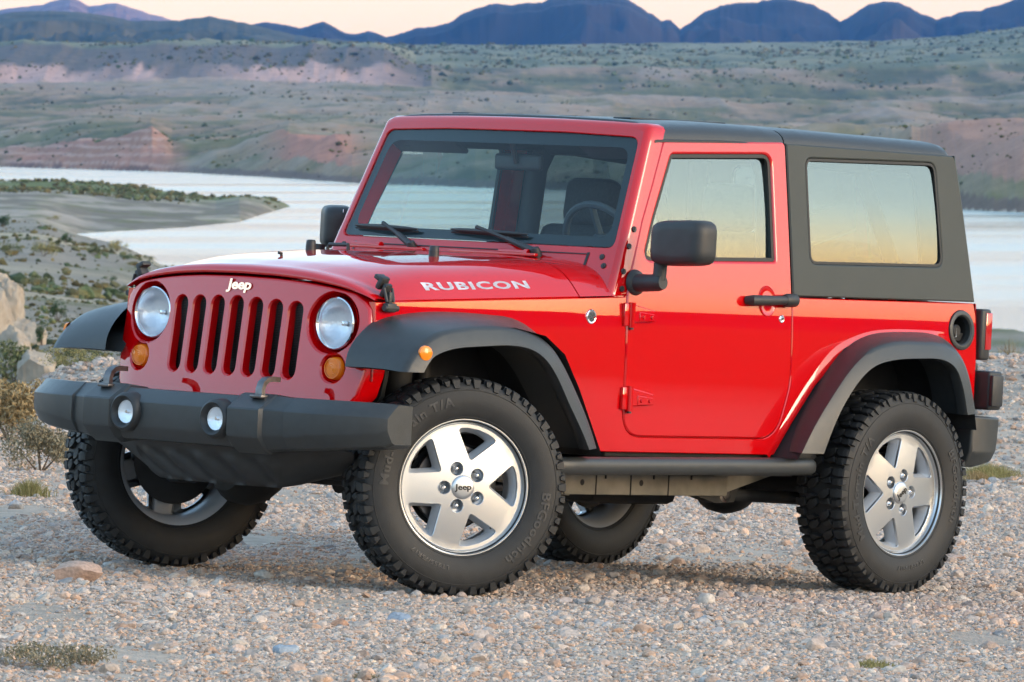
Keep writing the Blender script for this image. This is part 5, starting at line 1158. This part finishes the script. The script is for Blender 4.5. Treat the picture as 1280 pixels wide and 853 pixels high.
bush(72, 402, 20, 30, LDARK, 'dark bush just right of the topmost boulder', rmin=80, n=500)
bush(12, 552, 84, 84, LDRY, 'tall orange dry bush on the bank at the left edge', 'dry bush', 'dry_bush', rmin=30, n=4200, leaf=.036)
bush(50, 590, 84, 78, LGREY, 'wide grey dead bush left of the far front wheel', 'dry bush', 'dry_bush', rmin=28, n=4500, leaf=.03)
bush(36, 622, 46, 26, LYEL, 'low yellowing weed at the left edge of the gravel field', 'weed', 'weed', n=500, grass=True)
bush(66, 838, 120, 34, LGREY, 'flat grey brown weed in the bottom left corner of the gravel', 'weed', 'weed', n=1800, leaf=.08)
bush(1235, 598, 80, 20, LYEL, 'strip of dry yellow grass right of the rear bumper', 'grass tuft', 'grass_tuft', n=900, grass=True)
bush(1262, 445, 30, 30, LDRY, 'thin dry stalks on top of the bank at the right edge', 'weed', 'weed', n=40, grass=True, leaf=.03, rmin=38)
bush(1090, 836, 60, 12, LYEL, 'tiny yellow green weed in the gravel at bottom right', 'weed', 'weed', n=260, grass=True)
bush(455, 850, 40, 10, LGREY, 'tiny dry weed at the bottom edge of the gravel', 'weed', 'weed', n=160, grass=True)
bush(1222, 602, 34, 16, LDRY, 'brown dry grass tuft behind the rear bumper corner', 'grass tuft', 'grass_tuft', n=400, grass=True)
HB = [(13, 318, 28, 16, 'pale bush low on the hillside at the left edge'), (54, 321, 34, 20, 'widest olive bush on the hillside above the far fender'), (83, 305, 12, 14, 'small round bush highest on the near hillside slope'), (117, 320, 18, 16, 'bush on the hillside right of the widest olive bush'), (147, 315, 22, 16, 'bush near the water at the end of the hillside'), (158, 325, 18, 9, 'low bush closest to the hood on the hillside'), (50, 356, 22, 14, 'yellow bush in the middle of the hillside'), (104, 374, 18, 14, 'light green bush above the far fender flare'), (139, 372, 16, 12, 'yellowish bush just left of the hood edge'), (4, 285, 18, 16, 'dark bush on the shore slope at the left edge'), (66, 276, 16, 7, 'reddish brown low bush on the peninsula slope'), (136, 352, 18, 8, 'brown low bush near the hood latch side'), (186, 326, 14, 8, 'grey bush at the water line beside the hood')]
for k, (px, py, w_, h_, lb) in enumerate(HB): bush(px, py, w_, h_, (LGREEN, LYEL, LDARK)[k % 3 if k not in (9,) else 2], lb, rmin=100, n=420, grp='bushes on the near hillside', leaf=.09)
# scrub beyond counting: on the slopes, the peninsula and the far plain
def scrub(name, pxr, rr_, n, s0, s1, m, label, mask=None):
    px = RNG.uniform(*pxr, n); r = rr_[0]*(rr_[1]/rr_[0])**RNG.random(n); a = np.arctan((px-640)/FPX); X = r*np.sin(a); Y = r*np.cos(a); Z = ground_z(X, Y); ok = Z > LAKE+.35
    d = fbm(X/90, Y/200, 4, 300); d2 = fbm(X/28, Y/70, 4, 310); ok &= (.6*d+.4*d2 > RNG.uniform(.42, .60, n))
    if mask is not None: ok &= mask(px, r)
    X, Y, Z, r = X[ok], Y[ok], Z[ok], r[ok]; s = RNG.uniform(s0, s1, len(X))*(np.clip(r/4000, .3, 1) if rr_[0] == 1400 else 1)*(.45+1.3*RNG.random(len(X))**4); c = np.array([[.075, .09, .042]])*RNG.uniform(.6, 1.5, (len(X), 1))*np.stack([RNG.uniform(.9, 1.5, len(X)), np.ones(len(X)), np.ones(len(X))], -1)
    o = inst(name, [rocky(V1.copy(), 40+k, .35) for k in range(6)], F1, np.stack([X, Y, Z+s*.3], -1), s, RNG.uniform(0, 6.28, len(X)), RNG.normal(0, .2, len(X)), c, m); tag(o, label, 'scrub', kind='stuff'); return o
SCR = tonemat('scrub_leaves', 1, 3, .5, .4)
scrub('scrub', (-150, 500), (260, 930), 3000, .15, .50, SCR, 'sparse low scrub on the hillside left of the car')
scrub('low_scrub', (-150, 300), (85, 270), 2600, .04, .12, SCR, 'tiny tufts on the flat ground behind the gravel bank')
scrub('shore_scrub', (-150, 350), (1290, 1500), 7000, .35, .85, SCR, 'band of green scrub along the back of the peninsula', mask=lambda px, r: (r > 1290+0*px) & ((px < 250) | (RNG.random(len(px)) < .35)))
scrub('plain_scrub', (-200, 1500), (1400, 6900), 16000, 0.8, 2.0, SCR, 'dark scrub dotted over the plain beyond the lake', mask=lambda px, r: r > np.interp(px, [-260, 0, 200, 440, 600, 1210, 1280, 1560], [4000, 3838, 3180, 2271, 2024, 1357, 1294, 1200])*1.01)
scrub('slope_scrub', (-200, 1500), (6900, 10500), 16000, 1.6, 3.8, SCR, 'dark scrub dotted over the high slopes below the mountains')
